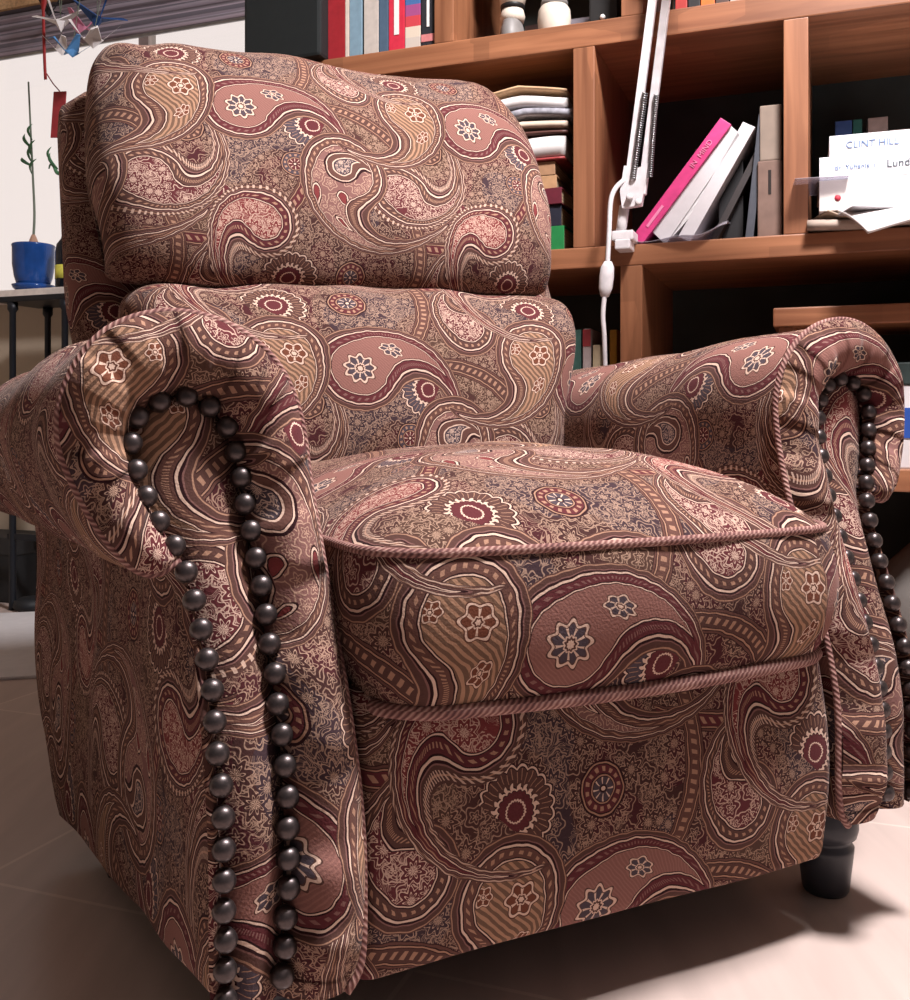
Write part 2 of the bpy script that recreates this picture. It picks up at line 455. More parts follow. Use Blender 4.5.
def floor_mat():
    m, nt, b = newmat('floor_tiles')
    tc = ND(nt, 'ShaderNodeTexCoord'); mp = ND(nt, 'ShaderNodeMapping'); mp.inputs['Rotation'].default_value = (0, 0, R(20.64)); mp.inputs['Location'].default_value = (1.018, -.98, 0)
    nt.links.new(tc.outputs['Object'], mp.inputs[0])
    br = ND(nt, 'ShaderNodeTexBrick', Scale=1.0); br.offset = 0
    br.inputs['Brick Width'].default_value = .6; br.inputs['Row Height'].default_value = .6; br.inputs['Mortar Size'].default_value = .003
    br.inputs['Color1'].default_value = sl((196, 177, 169)); br.inputs['Color2'].default_value = sl((190, 170, 162)); br.inputs['Mortar'].default_value = sl((212, 194, 184))
    nt.links.new(mp.outputs[0], br.inputs['Vector'])
    mp2 = ND(nt, 'ShaderNodeMapping'); mp2.inputs['Rotation'].default_value = (0, 0, R(-69)); mp2.inputs['Scale'].default_value = (14, 1.6, 1)
    nt.links.new(tc.outputs['Object'], mp2.inputs[0])
    nz = ND(nt, 'ShaderNodeTexNoise', Scale=1.6, Detail=5.0, Distortion=.5); nt.links.new(mp2.outputs[0], nz.inputs['Vector'])
    hs = ND(nt, 'ShaderNodeHueSaturation'); nt.links.new(br.outputs[0], hs.inputs['Color'])
    k = X(nt, nz.outputs[0]) * 0.4 + 0.8; nt.links.new(k.s, hs.inputs['Value'])
    nt.links.new(hs.outputs[0], b.inputs['Base Color'])
    b.inputs['Roughness'].default_value = .3
    return m

def glass_mat():
    m = bpy.data.materials.new('window_glass'); m.use_nodes = True; nt = m.node_tree; nt.nodes.clear()
    t = ND(nt, 'ShaderNodeBsdfTransparent'); t.inputs[0].default_value = (.96, .98, .98, 1)
    gl = ND(nt, 'ShaderNodeBsdfGlossy', Roughness=.02)
    mx = ND(nt, 'ShaderNodeMixShader'); out = ND(nt, 'ShaderNodeOutputMaterial')
    mx.inputs[0].default_value = .05; nt.links.new(t.outputs[0], mx.inputs[1]); nt.links.new(gl.outputs[0], mx.inputs[2]); nt.links.new(mx.outputs[0], out.inputs[0])
    return m

def clear_plastic():
    m = bpy.data.materials.new('cloudy_plastic'); m.use_nodes = True; nt = m.node_tree; nt.nodes.clear()
    t = ND(nt, 'ShaderNodeBsdfTransparent'); t.inputs[0].default_value = (.85, .85, .9, 1)
    d = ND(nt, 'ShaderNodeBsdfPrincipled', Roughness=.25); d.inputs['Base Color'].default_value = (.5, .45, .5, 1)
    mx = ND(nt, 'ShaderNodeMixShader'); mx.inputs[0].default_value = .45; out = ND(nt, 'ShaderNodeOutputMaterial')
    nt.links.new(t.outputs[0], mx.inputs[1]); nt.links.new(d.outputs[0], mx.inputs[2]); nt.links.new(mx.outputs[0], out.inputs[0])
    return m

def stripes_mat(name, cols, freq, axis=2):
    m, nt, b = newmat(name)
    tc = ND(nt, 'ShaderNodeTexCoord'); sp = ND(nt, 'ShaderNodeSeparateXYZ'); nt.links.new(tc.outputs['Object'], sp.inputs[0])
    f = (X(nt, sp.outputs[axis]) * freq).frac()
    n = len(cols)
    c = ramp(nt, f, [(i / n, sl(k)) for i, k in enumerate(cols)], 0, 1)
    nt.links.new(c, b.inputs['Base Color']); b.inputs['Roughness'].default_value = .8
    return m

def pages_mat(name, rgb, axis=0, freq=900):
    m, nt, b = newmat(name)
    tc = ND(nt, 'ShaderNodeTexCoord'); sp = ND(nt, 'ShaderNodeSeparateXYZ'); nt.links.new(tc.outputs['Object'], sp.inputs[0])
    f = (X(nt, sp.outputs[axis]) * freq).sin() * 0.5 + 0.5
    c = sl(rgb); col = mix(nt, tuple(v * .78 for v in c[:3]) + (1,), c, f)
    nt.links.new(col, b.inputs['Base Color']); b.inputs['Roughness'].default_value = .85
    return m

FAB = fabric_mat(); WELT = welt_mat(); FLOOR = floor_mat(); GLASS = glass_mat(); PLASTIC = clear_plastic()
NAIL = plain('antique_nail_metal', (84, 76, 76), .36, .85, .15, 300)
LEG = plain('charcoal_lacquer', (58, 58, 64), .38, 0, .08)
DARKCLOTH = plain('dust_cover', (34, 28, 28), .95)
WOODH = wood('bookcase_wood_boards', (116, 70, 46), (162, 108, 76), 'X')
WOODV = wood('bookcase_wood_uprights', (116, 70, 46), (164, 110, 78), 'Z')
BACKP = plain('dark_back_panel', (60, 66, 64), .8, 0, .3, 6)
WALL = plain('beige_wall_paint', (176, 160, 142), .9, 0, .04, 6)
CEIL = plain('white_ceiling_paint', (228, 222, 216), .9, 0, .03, 5)
FRAME = plain('white_window_paint', (226, 216, 210), .5)
WHITEM = plain('white_lamp_enamel', (222, 216, 218), .35)
STEEL = plain('spring_steel', (150, 150, 152), .3, .9)
BLACKM = plain('black_metal', (28, 30, 36), .45, .3)
PAGE = pages_mat('cream_pages', (222, 196, 158)); PAGEW = pages_mat('white_pages', (226, 222, 222))
# ------------------------------------------------------------------ the recliner
chair = thing('armchair', 'paisley upholstered rolled-arm recliner with rows of dark round nail heads', 'armchair', (.169, 1.001, 0), R(26.9))

def lean(z): return -.012 + .114 * sstep(.22, .62, z)                       # the raked arm fronts: further back towards the top

def rumple(p, amp, f, seed):
    return (noise.noise(Vector(p) * f + Vector((seed, 2.3 * seed, -seed)))) * amp

# -- seat cushion: crown, boxing band and two lines of piping
SA, SB, SY = .276, .315, .287                             # half width, half depth, centre
def seat_outline(n=120, grow=0.0):
    pts = []
    a, b, r = SA + grow, SB + grow, .06
    cs = [(a - r, -(b - r), -90), (a - r, b - r, 0), (-(a - r), b - r, 90), (-(a - r), -(b - r), 180)]
    for cx, cy, a0 in cs:
        for k in range(9): t = R(a0 + 90 * k / 8); pts.append(Vector((cx + r * math.cos(t), cy + r * math.sin(t), 0)))
    return resample(pts, n=n, closed=True)
out = seat_outline()
def front_bow(p):                                          # the front edge bows forward and sags a little
    f = sstep(.05, -SB, p.y); return Vector((p.x, p.y - .022 * f * (1 - (p.x / SA) ** 2), 0))
out = [front_bow(p) for p in out]
rows, uv = [], []
NR = 22
for j in range(NR + 1):
    r = j / NR; row, u = [], []
    for p in out + [out[0]]:
        q = p * max(r, .002); h = .088 * (1 - r ** 2.4) ** .8 * (1 + .10 * q.x / SA)
        z = .468 + h + rumple((q.x, q.y, 0), .004, 9, 3) * (1 - r ** 6)
        row.append(Vector((q.x, q.y + SY, z))); u.append((q.x + .9, q.y + SY + .36))
    rows.append(row); uv.append(u)
seat = grid('seat_cushion', rows, FAB, chair, uv=uv, flip=False)
rows, uv = [], []
L = [0.0]
for i in range(1, len(out) + 1): L.append(L[-1] + (out[i % len(out)] - out[i - 1]).length)
for j in range(13):
    t = j / 12; z = .332 + (.468 - .332) * t
    bul = .020 * math.sin(math.pi * t) ** .8
    row, u = [], []
    for i in range(len(out) + 1):
        p = out[i % len(out)]; n = Vector((p.x / SA, p.y / SB, 0)); n.normalize()
        q = p + n * (bul + rumple((p.x, p.y, z), .006, 11, 7))
        q = q * (1 - .02 * (1 - t)); row.append(Vector((q.x, q.y + SY, z))); u.append((L[i] + .02, z - .13))
    rows.append(row); uv.append(u)
grid('boxing_band', rows, FAB, seat, uv=uv)
tube('piping', [Vector((p.x * 1.004, (p.y) * 1.004 + SY, .4685)) for p in out], .0044, WELT, seat, closed=True)
bot = [Vector((p.x * .985, p.y * .985 + SY, .331 - .004 * math.cos(p.x * 4))) for p in out]
tube('piping', bot, .0072, WELT, seat, closed=True)
rows, uv = [], []
for r in (0.002, .5, 1.0):
    rows.append([Vector((p.x * .985 * r, p.y * .985 * r + SY, .331)) for p in out + [out[0]]])
grid('cushion_underside', rows, DARKCLOTH, seat, flip=True)

# -- footrest panel under the seat
PW = .281
rows, uv = [], []
prof = [(.075, .345), (.03, .345), (.012, .335), (.002, .31)] + [(-.010 * math.sin(math.pi * k / 10) , .30 - .20 * k / 10) for k in range(11)] + [(.004, .092), (.014, .088), (.07, .088)]
vl = [0.0]
for a, b in zip(prof, prof[1:]): vl.append(vl[-1] + math.hypot(b[0] - a[0], b[1] - a[1]))
xs = [-PW, -PW, -PW + .004, -PW + .012] + [-PW + .012 + (2 * PW - .024) * k / 40 for k in range(1, 40)] + [PW - .012, PW - .004, PW, PW]
for j, (y, z) in enumerate(prof):
    row, u = [], []
    for i, x in enumerate(xs):
        e = .012 * (1 - math.sqrt(max(0, 1 - max(0, (abs(x) - PW + .012) / .012) ** 2)))
        yy = y + e if i not in (0, len(xs) - 1) else max(y, .06)
        row.append(Vector((x, yy + rumple((x, 0, z), .006, 6, 5), z))); u.append((x + .33, .95 - vl[j]))
    rows.append(row); uv.append(u)
grid('footrest_panel', rows, FAB, chair, uv=uv, flip=True)
box('seat_base', DARKCLOTH, chair, -.30, .30, .05, .66, .10, .33, .004)  # hidden chassis box, put in to block light behind the footrest panel

# -- arms
O_CTRL = [(.424, .484), (.446, .473), (.471, .488), (.501, .536), (.519, .590), (.511, .640), (.480, .683), (.430, .702), (.375, .694), (.330, .662), (.305, .610), (.298, .540), (.292, .440), (.287, .300), (.285, .180), (.288, .136), (.300, .117)]
I_CTRL = [(.423, .490), (.433, .506), (.446, .532), (.455, .560), (.459, .585), (.455, .606), (.437, .621), (.415, .627), (.392, .620), (.375, .600), (.366, .570), (.360, .520), (.353, .440), (.350, .300), (.354, .180), (.357, .148), (.358, .122)]
SIDE = [(.420, .466), (.418, .43), (.417, .36), (.417, .25), (.417, .17), (.415, .135), (.407, .126)]   # outer side below the scroll
Oc = [Vector((x, 0, z)) for x, z in O_CTRL]; Ic = [Vector((x, 0, z)) for x, z in I_CTRL]
Of, If = catmull(Oc, 7), catmull(Ic, 7)
prof_arm = resample(Of, n=90)[::-1] + resample(catmull([Vector((x, 0, z)) for x, z in SIDE], 6), n=26)

def make_arm(sx, offs):
    fl = sx < 0
    def T(x, y, z): return Vector((sx * x, y, z + (.012 if sx > 0 else -.021)))
    rows, uv = [], []
    pl = [0.0]
    for a, b in zip(prof_arm, prof_arm[1:]): pl.append(pl[-1] + (b - a).length)
    NJ = 26
    for j in range(NJ + 1):
        t = j / NJ; row, u = [], []
        for i, p in enumerate(prof_arm):
            y0 = lean(p.z); yend = .62 + .19 * sstep(.11, .26, p.z)
            y = y0 + (yend - y0) * t; k = max(0, y - .02) / .75
            out_w = sstep(.31, .42, p.x)
            x = p.x + .066 * k * out_w
            z = p.z - .032 * k * sstep(.40, .66, p.z) - .068 * min(1, k * 1.2) * sstep(.26, .12, p.z)
            rim = .006 * (1 - min(1, t * 14)) ** 2         # a soft edge where the front is sewn on
            c = Vector((.40, 0, .58)) if p.z > .47 else Vector((.355, 0, p.z))
            d = Vector((x, 0, z)) - c; d.normalize()
            rr = rumple((x * sx, y, z), .007, 7, 4 + sx) * min(1, t * 6)
            x += d.x * (rr - rim); z += d.z * (rr - rim)
            row.append(T(x, y, z)); u.append((y + offs, pl[i] + .1))
        rows.append(row); uv.append(u)
    arm = grid('arm', rows, FAB, chair, uv=uv, flip=fl, caps='end')
    # padded front: a fat roll of cloth from the scroll over the top and down the inner edge
    A, B = resample(Of, n=110), None
    # matching parameter for the inner curve: sample both by control index
    A = [Of[round(k * (len(Of) - 1) / 140)] for k in range(141)]; B = [If[round(k * (len(If) - 1) / 140)] for k in range(141)]
    rows, uv = [], []
    NRr = 14
    for r in range(NRr + 1):
        s = r / NRr; row, u = [], []
        for k, (a, b) in enumerate(zip(A, B)):
            w = (b - a).length; p = a.lerp(b, s)
            bul = min(.034, w * .55) * math.sin(math.pi * min(1, s * .95 + .03)) ** .72
            crease = .013 * s ** 3
            bul *= .25 + .75 * sstep(.112, .17, p.z)
            fold = .004 * math.sin(k * .55) * s * s * sstep(.02, .06, w) * (1 if 40 < k < 100 else .4)
            y = lean(p.z) - bul + crease + fold + rumple((p.x * sx, 0, p.z), .006, 16, 9) * (1 - s * s)
            row.append(T(p.x, y, p.z)); u.append((p.x * 1.15 + .04 + (.21 if sx > 0 else 0), p.z * 1.02 + .02 - w * s * .2))
        rows.append(row); uv.append(u)
    grid('arm_front', rows, FAB, arm, uv=uv, flip=not fl)
    # the flat strip between the nails
    inner = [p for p in If[7 * 7:]]; inner = resample(inner, n=60)[::-1]      # bottom -> arch
    outer_c = [Vector((x, 0, z)) for x, z in [(.405, .126), (.405, .20), (.405, .30), (.406, .38), (.410, .43), (.421, .485)]]
    outer = resample(catmull(outer_c, 8) + If[7 * 1:7 * 7 + 1], n=60)
    rows, uv = [], []
    for r in range(9):
        s = r / 8; row, u = [], []
        for a, b in zip(outer, inner):
            p = a.lerp(b, s); y = lean(p.z) + .011 - .016 * math.sin(math.pi * s) * min(1, (b - a).length / .05)
            row.append(T(p.x, y + rumple((p.x, sx, p.z), .004, 20, 2) * math.sin(math.pi * s), p.z)); u.append((p.x + .30 + .17 * sx, p.z + .17 + .1 * sx))
        rows.append(row); uv.append(u)
    grid('front_strip', rows, FAB, arm, uv=uv, flip=not fl)
    # the turned edge beside the outer nails
    side = resample(catmull([Vector((x, 0, z)) for x, z in SIDE], 6), n=40)[::-1]
    low = resample(catmull(outer_c, 8), n=40)
    rows, uv = [], []
    for r in range(6):
        s = r / 5; row, u = [], []
        for a, b in zip(low, side):
            p = a.lerp(b, s); y = lean(p.z) + .011 * (1 - s) - .008 * math.sin(math.pi * s) ** .7
            row.append(T(p.x, y, p.z)); u.append((p.x + .11, p.z + .3))
        rows.append(row); uv.append(u)
    grid('side_edge', rows, FAB, arm, uv=uv, flip=fl)
    tube('piping', [T(p.x, lean(p.z) - .001, p.z) for p in resample(Of, n=110)], .0042, WELT, arm)
    # nail heads
    path = catmull(outer_c, 8)[2:] + If[7 * 1:7 * 7] + If[7 * 7:]
    pts = resample([Vector((p.x, 0, p.z)) for p in path], step=.0238)
    for i, p in enumerate(pts):
        if p.z < .130: continue
        o = bpy.data.objects.new('nail_head', NAIL_ME); C.objects.link(o); o.parent = arm
        o.location = T(p.x + random.uniform(-.0008, .0008), lean(p.z) - .0035, p.z); o.rotation_euler = (R(90 - 13), 0, R(random.uniform(-4, 4)))
    return arm

prof = [(.0098, -.004), (.0098, 0), (.0095, .003), (.0085, .0056), (.0058, .0078), (.0028, .0088), (.0, .0091)]
tmp = lathe('nail_head', prof, NAIL, None, 20); NAIL_ME = tmp.data; bpy.data.objects.remove(tmp)
make_arm(-1, .30); make_arm(1, .52)

# -- legs
legp = [(.0, .0), (.0255, .0), (.028, .004), (.0335, .052), (.0338, .058), (.0295, .062), (.0292, .067), (.0365, .071), (.039, .080), (.0385, .092), (.034, .104), (.030, .125)]
for sx in (-1, 1):
    lathe('leg', legp, LEG, chair, 36, Matrix.Translation(((.374 if sx > 0 else -.34), .088, 0)))
for sx in (-1, 1):
    bm = add_box(bmesh.new(), sx * .400 - .022, sx * .400 + .022, .52, .57, 0, .09, None, .006)
    bm_obj('leg', bm, LEG, chair)

# -- back: lumbar cushion, head cushion, outer shell
def cushion(name, prof, spine, hw, nA, pw, uvo, xc, seed, amp, wr):
    """a pillow wrapped round a spine; prof is a closed outline in (y, z)"""
    P = resample(catmull([Vector((0, y, z)) for y, z in prof], 8, True), n=72, closed=True)
    s0, s1 = Vector((0,) + spine[0]), Vector((0,) + spine[1]); sd = s1 - s0
    pl = [0.0]
    for i in range(1, len(P) + 1): pl.append(pl[-1] + (P[i % len(P)] - P[i - 1]).length)
    rows, uv = [], []
    for j in range(nA + 1):
        s = -1 + 2 * j / nA; a = math.copysign(1 - (1 - abs(s)) ** 1.8, s)
        g = max(0, 1 - abs(a) ** (8 if callable(pw) else pw)) ** (1 / 2.6); row, u = [], []
        for i in range(len(P)):
            p = P[i]; t = min(1, max(0, (p - s0).dot(sd) / sd.length_squared)); c = s0 + sd * t
            q = c + (p - c) * g
            if callable(pw): q = c + (p - c) * max(0, 1 - abs(a) ** pw(p.z)) ** (1 / 2.6)
            x = a * (hw(q.z) - (.030 * sstep(1.03, 1.2, q.z) if xc and a > 0 else 0)) + xc
            q = Vector((x, q.y, q.z))
            n = (p - c); n.normalize()
            w = rumple((x, q.y, q.z), amp, 6.5, seed) + wr(x, p.z, i)
            q += n * w * min(1, g * 1.5)
            q.z += .034 * q.x * sstep(.52, .80, q.z)
            row.append(q)
        for i in range(len(P) + 1): u.append((a * hw(P[0].z) + uvo[0], pl[i] + uvo[1]))
        rows.append(row); uv.append(u)
    return grid(name, rows, FAB, chair, cu=True, uv=uv, flip=False, caps=True)

lum_prof = [(.64, .45), (.575, .475), (.548, .53), (.548, .60), (.568, .68), (.600, .745), (.636, .786), (.690, .806), (.76, .80), (.80, .70), (.76, .56)]
def lum_w(x, z, i): return -.004 * math.exp(-((z - .775) / .03) ** 2) * (1 + math.sin(x * 43))
cushion('back_cushion', lum_prof, ((.66, .55), (.73, .72)), lambda z: .335 + .050 * sstep(.56, .80, z), 64, lambda z: 7 + 8 * sstep(.6, .78, z), (.12, -.02), 0, 3, .012, lum_w)
head_prof = [(.775, .80), (.705, .790), (.660, .803), (.645, .855), (.655, .930), (.688, 1.02), (.728, 1.11), (.768, 1.160), (.812, 1.200), (.868, 1.212), (.925, 1.185), (.955, 1.11), (.93, .99), (.85, .85)]
def head_w(x, z, i):
    e = math.exp(-((z - .81) / .035) ** 2)
    f = math.exp(-((z - 1.195) / .05) ** 2) * sstep(.22, .40, abs(x))
    return -.006 * e * (1 + math.sin(x * 37 + 1.2) * .9) + .007 * f * math.sin(x * 60 + z * 30)
cushion('head_cushion', head_prof, ((.755, .822), (.868, 1.14)), lambda z: .377 + .018 * sstep(.84, .98, z) - .012 * sstep(1.05, 1.2, z), 72, lambda z: 14 - 7 * sstep(.84, 1.1, z), (.235, -.16), -.017, 8, .014, head_w)

rows = []
NS = 24
for j in range(NS + 1):
    z = .22 + (1.145 - .22) * j / NS
    yc = .66 + .39 * (z - .30); top = sstep(1.145, 1.06, z) if z > 1.06 else 1
    hw, ht = .40 + .040 * sstep(.5, .8, z) , .082
    k = math.sqrt(max(.02, 1 - max(0, (z - 1.085) / .06) ** 2))
    row = []
    for i in range(56):
        t = 2 * math.pi * i / 56; ct, st = math.cos(t), math.sin(t)
        x = math.copysign(abs(ct) ** .35, ct) * (hw - .05 * (1 - k)); y = math.copysign(abs(st) ** .45, st) * ht * (.25 + .75 * k)
        row.append(Vector((x, yc + y + rumple((x, y, z), .008, 8, 6), z)))
    rows.append(row)
grid('back_shell', rows, FAB, chair, cu=True, off=(.1, .05), caps=True)
# ------------------------------------------------------------------ the room behind (s along the bookcase, d away from it)
ROT = math.atan2(-.3525, .936)
BX, NX = Vector((.936, -.3525, 0)), Vector((.3525, .936, 0))
def W(s, d, z): return BX * s + NX * d + Vector((0, 0, z))
def at(px, py, d):
    """where the sight line through a pixel meets the plane at depth d -> (s, z)"""
    t = (px - 455) / 1000; Y = d / (.3525 * t + .936)
    return t * Y * .936 - Y * .3525, .58 + (425 - py) / 1000 * Y
def S_(px, d): return at(px, 0, d)[0]
def TW(s, d, z, rz=0.0): return Matrix.Translation(W(s, d, z)) @ Matrix.Rotation(ROT + rz, 4, 'Z')
def struct(o): o['kind'] = 'structure'; return o

fl = struct(box('floor', FLOOR, None, -4.5, 4.5, -2.5, 6.5, -.05, 0, 0))

# -- back wall with its window
WD = 2.75
w0, w1 = S_(-24, WD), S_(318, WD); wz0, wz1 = 1.035, 2.25
bm = bmesh.new()
for x0, x1, z0, z1 in ((-3.6, w0, 0, 2.7), (w1, 4.2, 0, 2.7), (w0, w1, 0, wz0), (w0, w1, wz1, 2.7)): add_box(bm, x0, x1, 0, .08, z0, z1)
o = bm_obj('wall_back', bm, WALL); o.matrix_world = TW(0, WD, 0); struct(o)
o = box('wall_left', WALL, None, -3.1, -2.95, -4.6, 0, 0, 2.7, 0); o.matrix_world = TW(0, WD, 0); struct(o)  # unseen wall, added to block light from the left and darken that chair side
o = box('ceiling', CEIL, None, -3.6, 4.2, -4.6, .3, 2.7, 2.78, 0); o.matrix_world = TW(0, WD, 0); struct(o)
o = box('baseboard_back', FRAME, None, -3.6, 4.2, -.014, 0, 0, .07, .002); o.matrix_world = TW(0, WD, 0); struct(o)
bm = bmesh.new(); f = .022
for x0, x1, z0, z1 in ((w0, w1, wz1 - f, wz1), (w0, w1, wz0, wz0 + .02), (w0, w0 + f, wz0, wz1), (w1 - f, w1, wz0, wz1), ((w0 + w1) / 2 + .0, (w0 + w1) / 2 + .04, wz0, wz1)):
    add_box(bm, x0, x1, .02, .06, z0, z1)
win = bm_obj('window_1', bm, FRAME); win.matrix_world = TW(0, WD, 0); struct(win)
box('window_pane', GLASS, win, w0 + f, w1 - f, .038, .042, wz0 + .02, wz1 - f, 0)
box('window_sill', FRAME, win, w0 - .03, w1 + .03, -.13, .02, wz0 - .03, wz0, .004)

# -- the roman blind
BL1 = stripes_mat('striped_blind_cloth', [(120, 112, 120), (150, 140, 152), (104, 98, 108), (160, 146, 158)], 27)
VAL = plain('woven_tan_valance', (186, 150, 112), .9, 0, .25, 120, .4)
bl = thing('roman_blind', 'striped grey roman blind pulled up in folds above the bright window', 'blind', W(0, WD - .07, 0), ROT)
zf, rows = [], []
pr = []
for k in range(6):
    z = 1.842 + .030 * k
    pr += [(-.014 - .003 * k, z), (-.030 - .002 * k, z + .012), (-.016, z + .028)]
pr += [(-.01, 2.05), (-.01, 2.2)]
NXs = 30
for y, z in pr:
    rows.append([Vector((w0 - .02 + (w1 - w0 + .04) * i / NXs, y, z - .006 * math.sin(math.pi * ((i * 2 / NXs) % 1)))) for i in range(NXs + 1)])
fb = grid('folded_cloth', rows, BL1, bl); sm = fb.modifiers.new('thick', 'SOLIDIFY'); sm.thickness = .003
box('valance', VAL, bl, w0 - .04, w1 + .04, -.055, -.04, 1.985, 2.24, .003)
box('bottom_bar', STEEL, bl, w0 - .02, w1 + .02, -.022, -.012, 1.832, 1.842, .002)

# -- window sill plants
BLUE = plain('blue_glazed_pottery', (34, 74, 142), .16, 0, .25, 14)
SOIL = plain('potting_soil', (62, 48, 40), .95, 0, .3, 80)
STALK = plain('grey_green_stalk', (112, 122, 108), .7); LEAFM = plain('green_leaf', (74, 122, 88), .55, 0, .25, 30)
BULB = plain('bulb_skin', (190, 150, 128), .7)
s, _ = at(33.5, 280, 2.69)
pot = thing('potted_plant', 'blue glazed pot on the window sill holding a bulb with one tall bare stalk', 'plant', W(s, 2.69, wz0), ROT)
lathe('saucer', [(0, 0), (.052, 0), (.066, .012), (.070, .022), (.064, .022), (.055, .010), (0, .010)], BLUE, pot)
lathe('pot', [(0, .010), (.044, .010), (.052, .018), (.062, .05), (.068, .09), (.0685, .150), (.0705, .156), (.0685, .160), (.064, .158), (.062, .13), (0, .128)], BLUE, pot, 40)
lathe('soil', [(0, .128), (.062, .130), (.058, .138), (0, .143)], SOIL, pot)
lathe('bulb', [(0, .135), (.014, .138), (.019, .155), (.013, .178), (.006, .195), (0, .198)], BULB, pot, 20)
stp = catmull([(0, 0, .19), (.004, 0, .27), (-.003, 0, .40), (-.012, 0, .55), (-.022, 0, .72)], 8)
tube('stalk', stp, .0042, STALK, pot, 8, rf=lambda t: 1.1 - .4 * t)
def leaf(parent, base, tip, width, mat=None, bend=.02, name='leaf'):
    b, t = Vector(base), Vector(tip); ax = t - b; side = ax.cross(Vector((0, -1, .25))).normalized(); rows = []
    for j in range(9):
        u = j / 8; p = b + ax * u + Vector((0, -1, 0)) * (bend * math.sin(math.pi * u)); wd = width * math.sin(math.pi * min(1, .08 + .92 * u)) ** .8
        rows.append([p - side * wd, p + Vector((0, .15 * wd, -.3 * wd)), p + side * wd])
    o = grid(name, rows, mat or LEAFM, parent); m = o.modifiers.new('thick', 'SOLIDIFY'); m.thickness = .0012; return o
for k, (z, dx, dz) in enumerate(((.40, .030, .05), (.43, -.034, .03), (.46, .024, .055), (.49, -.020, .05), (.52, .012, .05), (.44, .012, .06))):
    leaf(pot, (-.006, 0, z), (-.006 + dx, -.012, z + dz), .006)
GLZ = plain('dark_bottle_glass', (22, 26, 34), .12, 0, .1)
s, _ = at(66, 280, 2.66)
bt = thing('bottle_vase', 'dark bottle on the window sill holding a cutting with curled green leaves', 'vase', W(s, 2.66, wz0), ROT)
lathe('bottle', [(0, 0), (.030, 0), (.034, .004), (.034, .12), (.030, .145), (.016, .165), (.0125, .18), (.0125, .215), (.0145, .217), (.0145, .226), (.010, .226), (0, .22)], GLZ, bt)
lathe('label', [(.0345, .03), (.0348, .03), (.0348, .075), (.0345, .075)], plain('yellow_label', (216, 210, 90), .6), bt)
st2 = catmull([(0, 0, .2), (-.006, 0, .28), (-.012, 0, .36), (-.016, 0, .385)], 8)
tube('stem', st2, .004, LEAFM, bt, 8)
tube('curled_leaf', catmull([(-.016, 0, .383), (-.034, -.004, .388), (-.048, -.004, .410), (-.062, -.003, .418), (-.072, 0, .405)], 8), .007, LEAFM, bt, 8, rf=lambda t: 1.1 - .8 * t)
tube('curled_leaf', catmull([(-.016, 0, .383), (.004, -.004, .386), (.020, -.004, .394), (.034, 0, .392)], 8), .007, LEAFM, bt, 8, rf=lambda t: 1.1 - .8 * t)
leaf(bt, (-.034, 0, .40), (-.058, -.01, .455), .006); leaf(bt, (-.058, 0, .42), (-.052, -.01, .475), .005)

# -- black metal stand under the sill
sx0, stz = at(4, 298, 2.46); sx1 = S_(92, 2.46)
ms = thing('plant_stand', 'black metal stand with slender legs below the window sill', 'table', W((sx0 + sx1) / 2, 2.52, 0), ROT)
hw = (sx1 - sx0) / 2
bm = add_box(bmesh.new(), -hw, hw, -.09, .09, stz - .018, stz, None, .004)
bm_obj('top', bm, BLACKM, ms)
for x in (-hw + .05, hw - .09):
    for y in (-.075, .075): lathe('leg', [(0, 0), (.013, 0), (.011, .02), (.010, stz - .05), (.016, stz - .04), (.016, stz - .018), (0, stz - .018)], BLACKM, ms, 14, Matrix.Translation((x, y, 0)))
box('lower_rail', BLACKM, ms, -hw + .03, hw - .03, -.08, -.06, .22, .24, .003); box('lower_rail', BLACKM, ms, -hw + .03, hw - .03, .06, .08, .22, .24, .003)

# -- hanging paper mobile and red ribbon
ROD = tag(tube('curtain_rod', [W(w0 - .1, 2.50, 2.20), W(w1 - .05, 2.50, 2.20)], .009, BLACKM), 'thin dark curtain rod above the window with paper birds hanging from it', 'rod')
REDP = plain('red_ribbon', (150, 34, 36), .6); REDT = plain('red_card', (158, 52, 58), .6)
s0, _ = at(43, 10, 2.50)
rb = thing('ribbon_charm', 'long red ribbon charm with a red card hanging before the window', 'ornament', W(s0, 2.50, 2.19), ROT)
lathe('loop', [(.010, -.006), (.014, -.006), (.014, .010), (.010, .010)], REDP, rb)
rows = [[Vector((math.sin(z * 9) * .006 + dx, dy, -z)) for dx, dy in ((-.011, 0), (0, -.003), (.011, 0))] for z in [k * .02 for k in range(15)]]
for k in range(15, 27): rows.append([Vector((math.sin(k * .02 * 9) * .006 + (k - 15) * .0016 + dx, dy, -k * .02)) for dx, dy in ((-.005, 0), (0, -.003), (.005, 0))])
o = grid('ribbon', rows, REDP, rb); o.modifiers.new('t', 'SOLIDIFY').thickness = .002
bm = bmesh.new()
for sgn in (-1, 1):
    vs = [bm.verts.new(v) for v in ((0, 0, -.02), (sgn * .05, -.01, -.06), (sgn * .035, -.02, -.10), (0, -.012, -.045))]; bm.faces.new(vs)
o = bm_obj('bow', bm, REDP, rb); o.modifiers.new('t', 'SOLIDIFY').thickness = .003
box('card', REDT, rb, .092, .142, -.002, .002, -.70, -.555, .002, Matrix.Rotation(R(5), 4, 'Y'))
tube('cord', [(.014, 0, -.50), (.04, 0, -.535), (.066, 0, -.562)], .002, REDP, rb, 6)
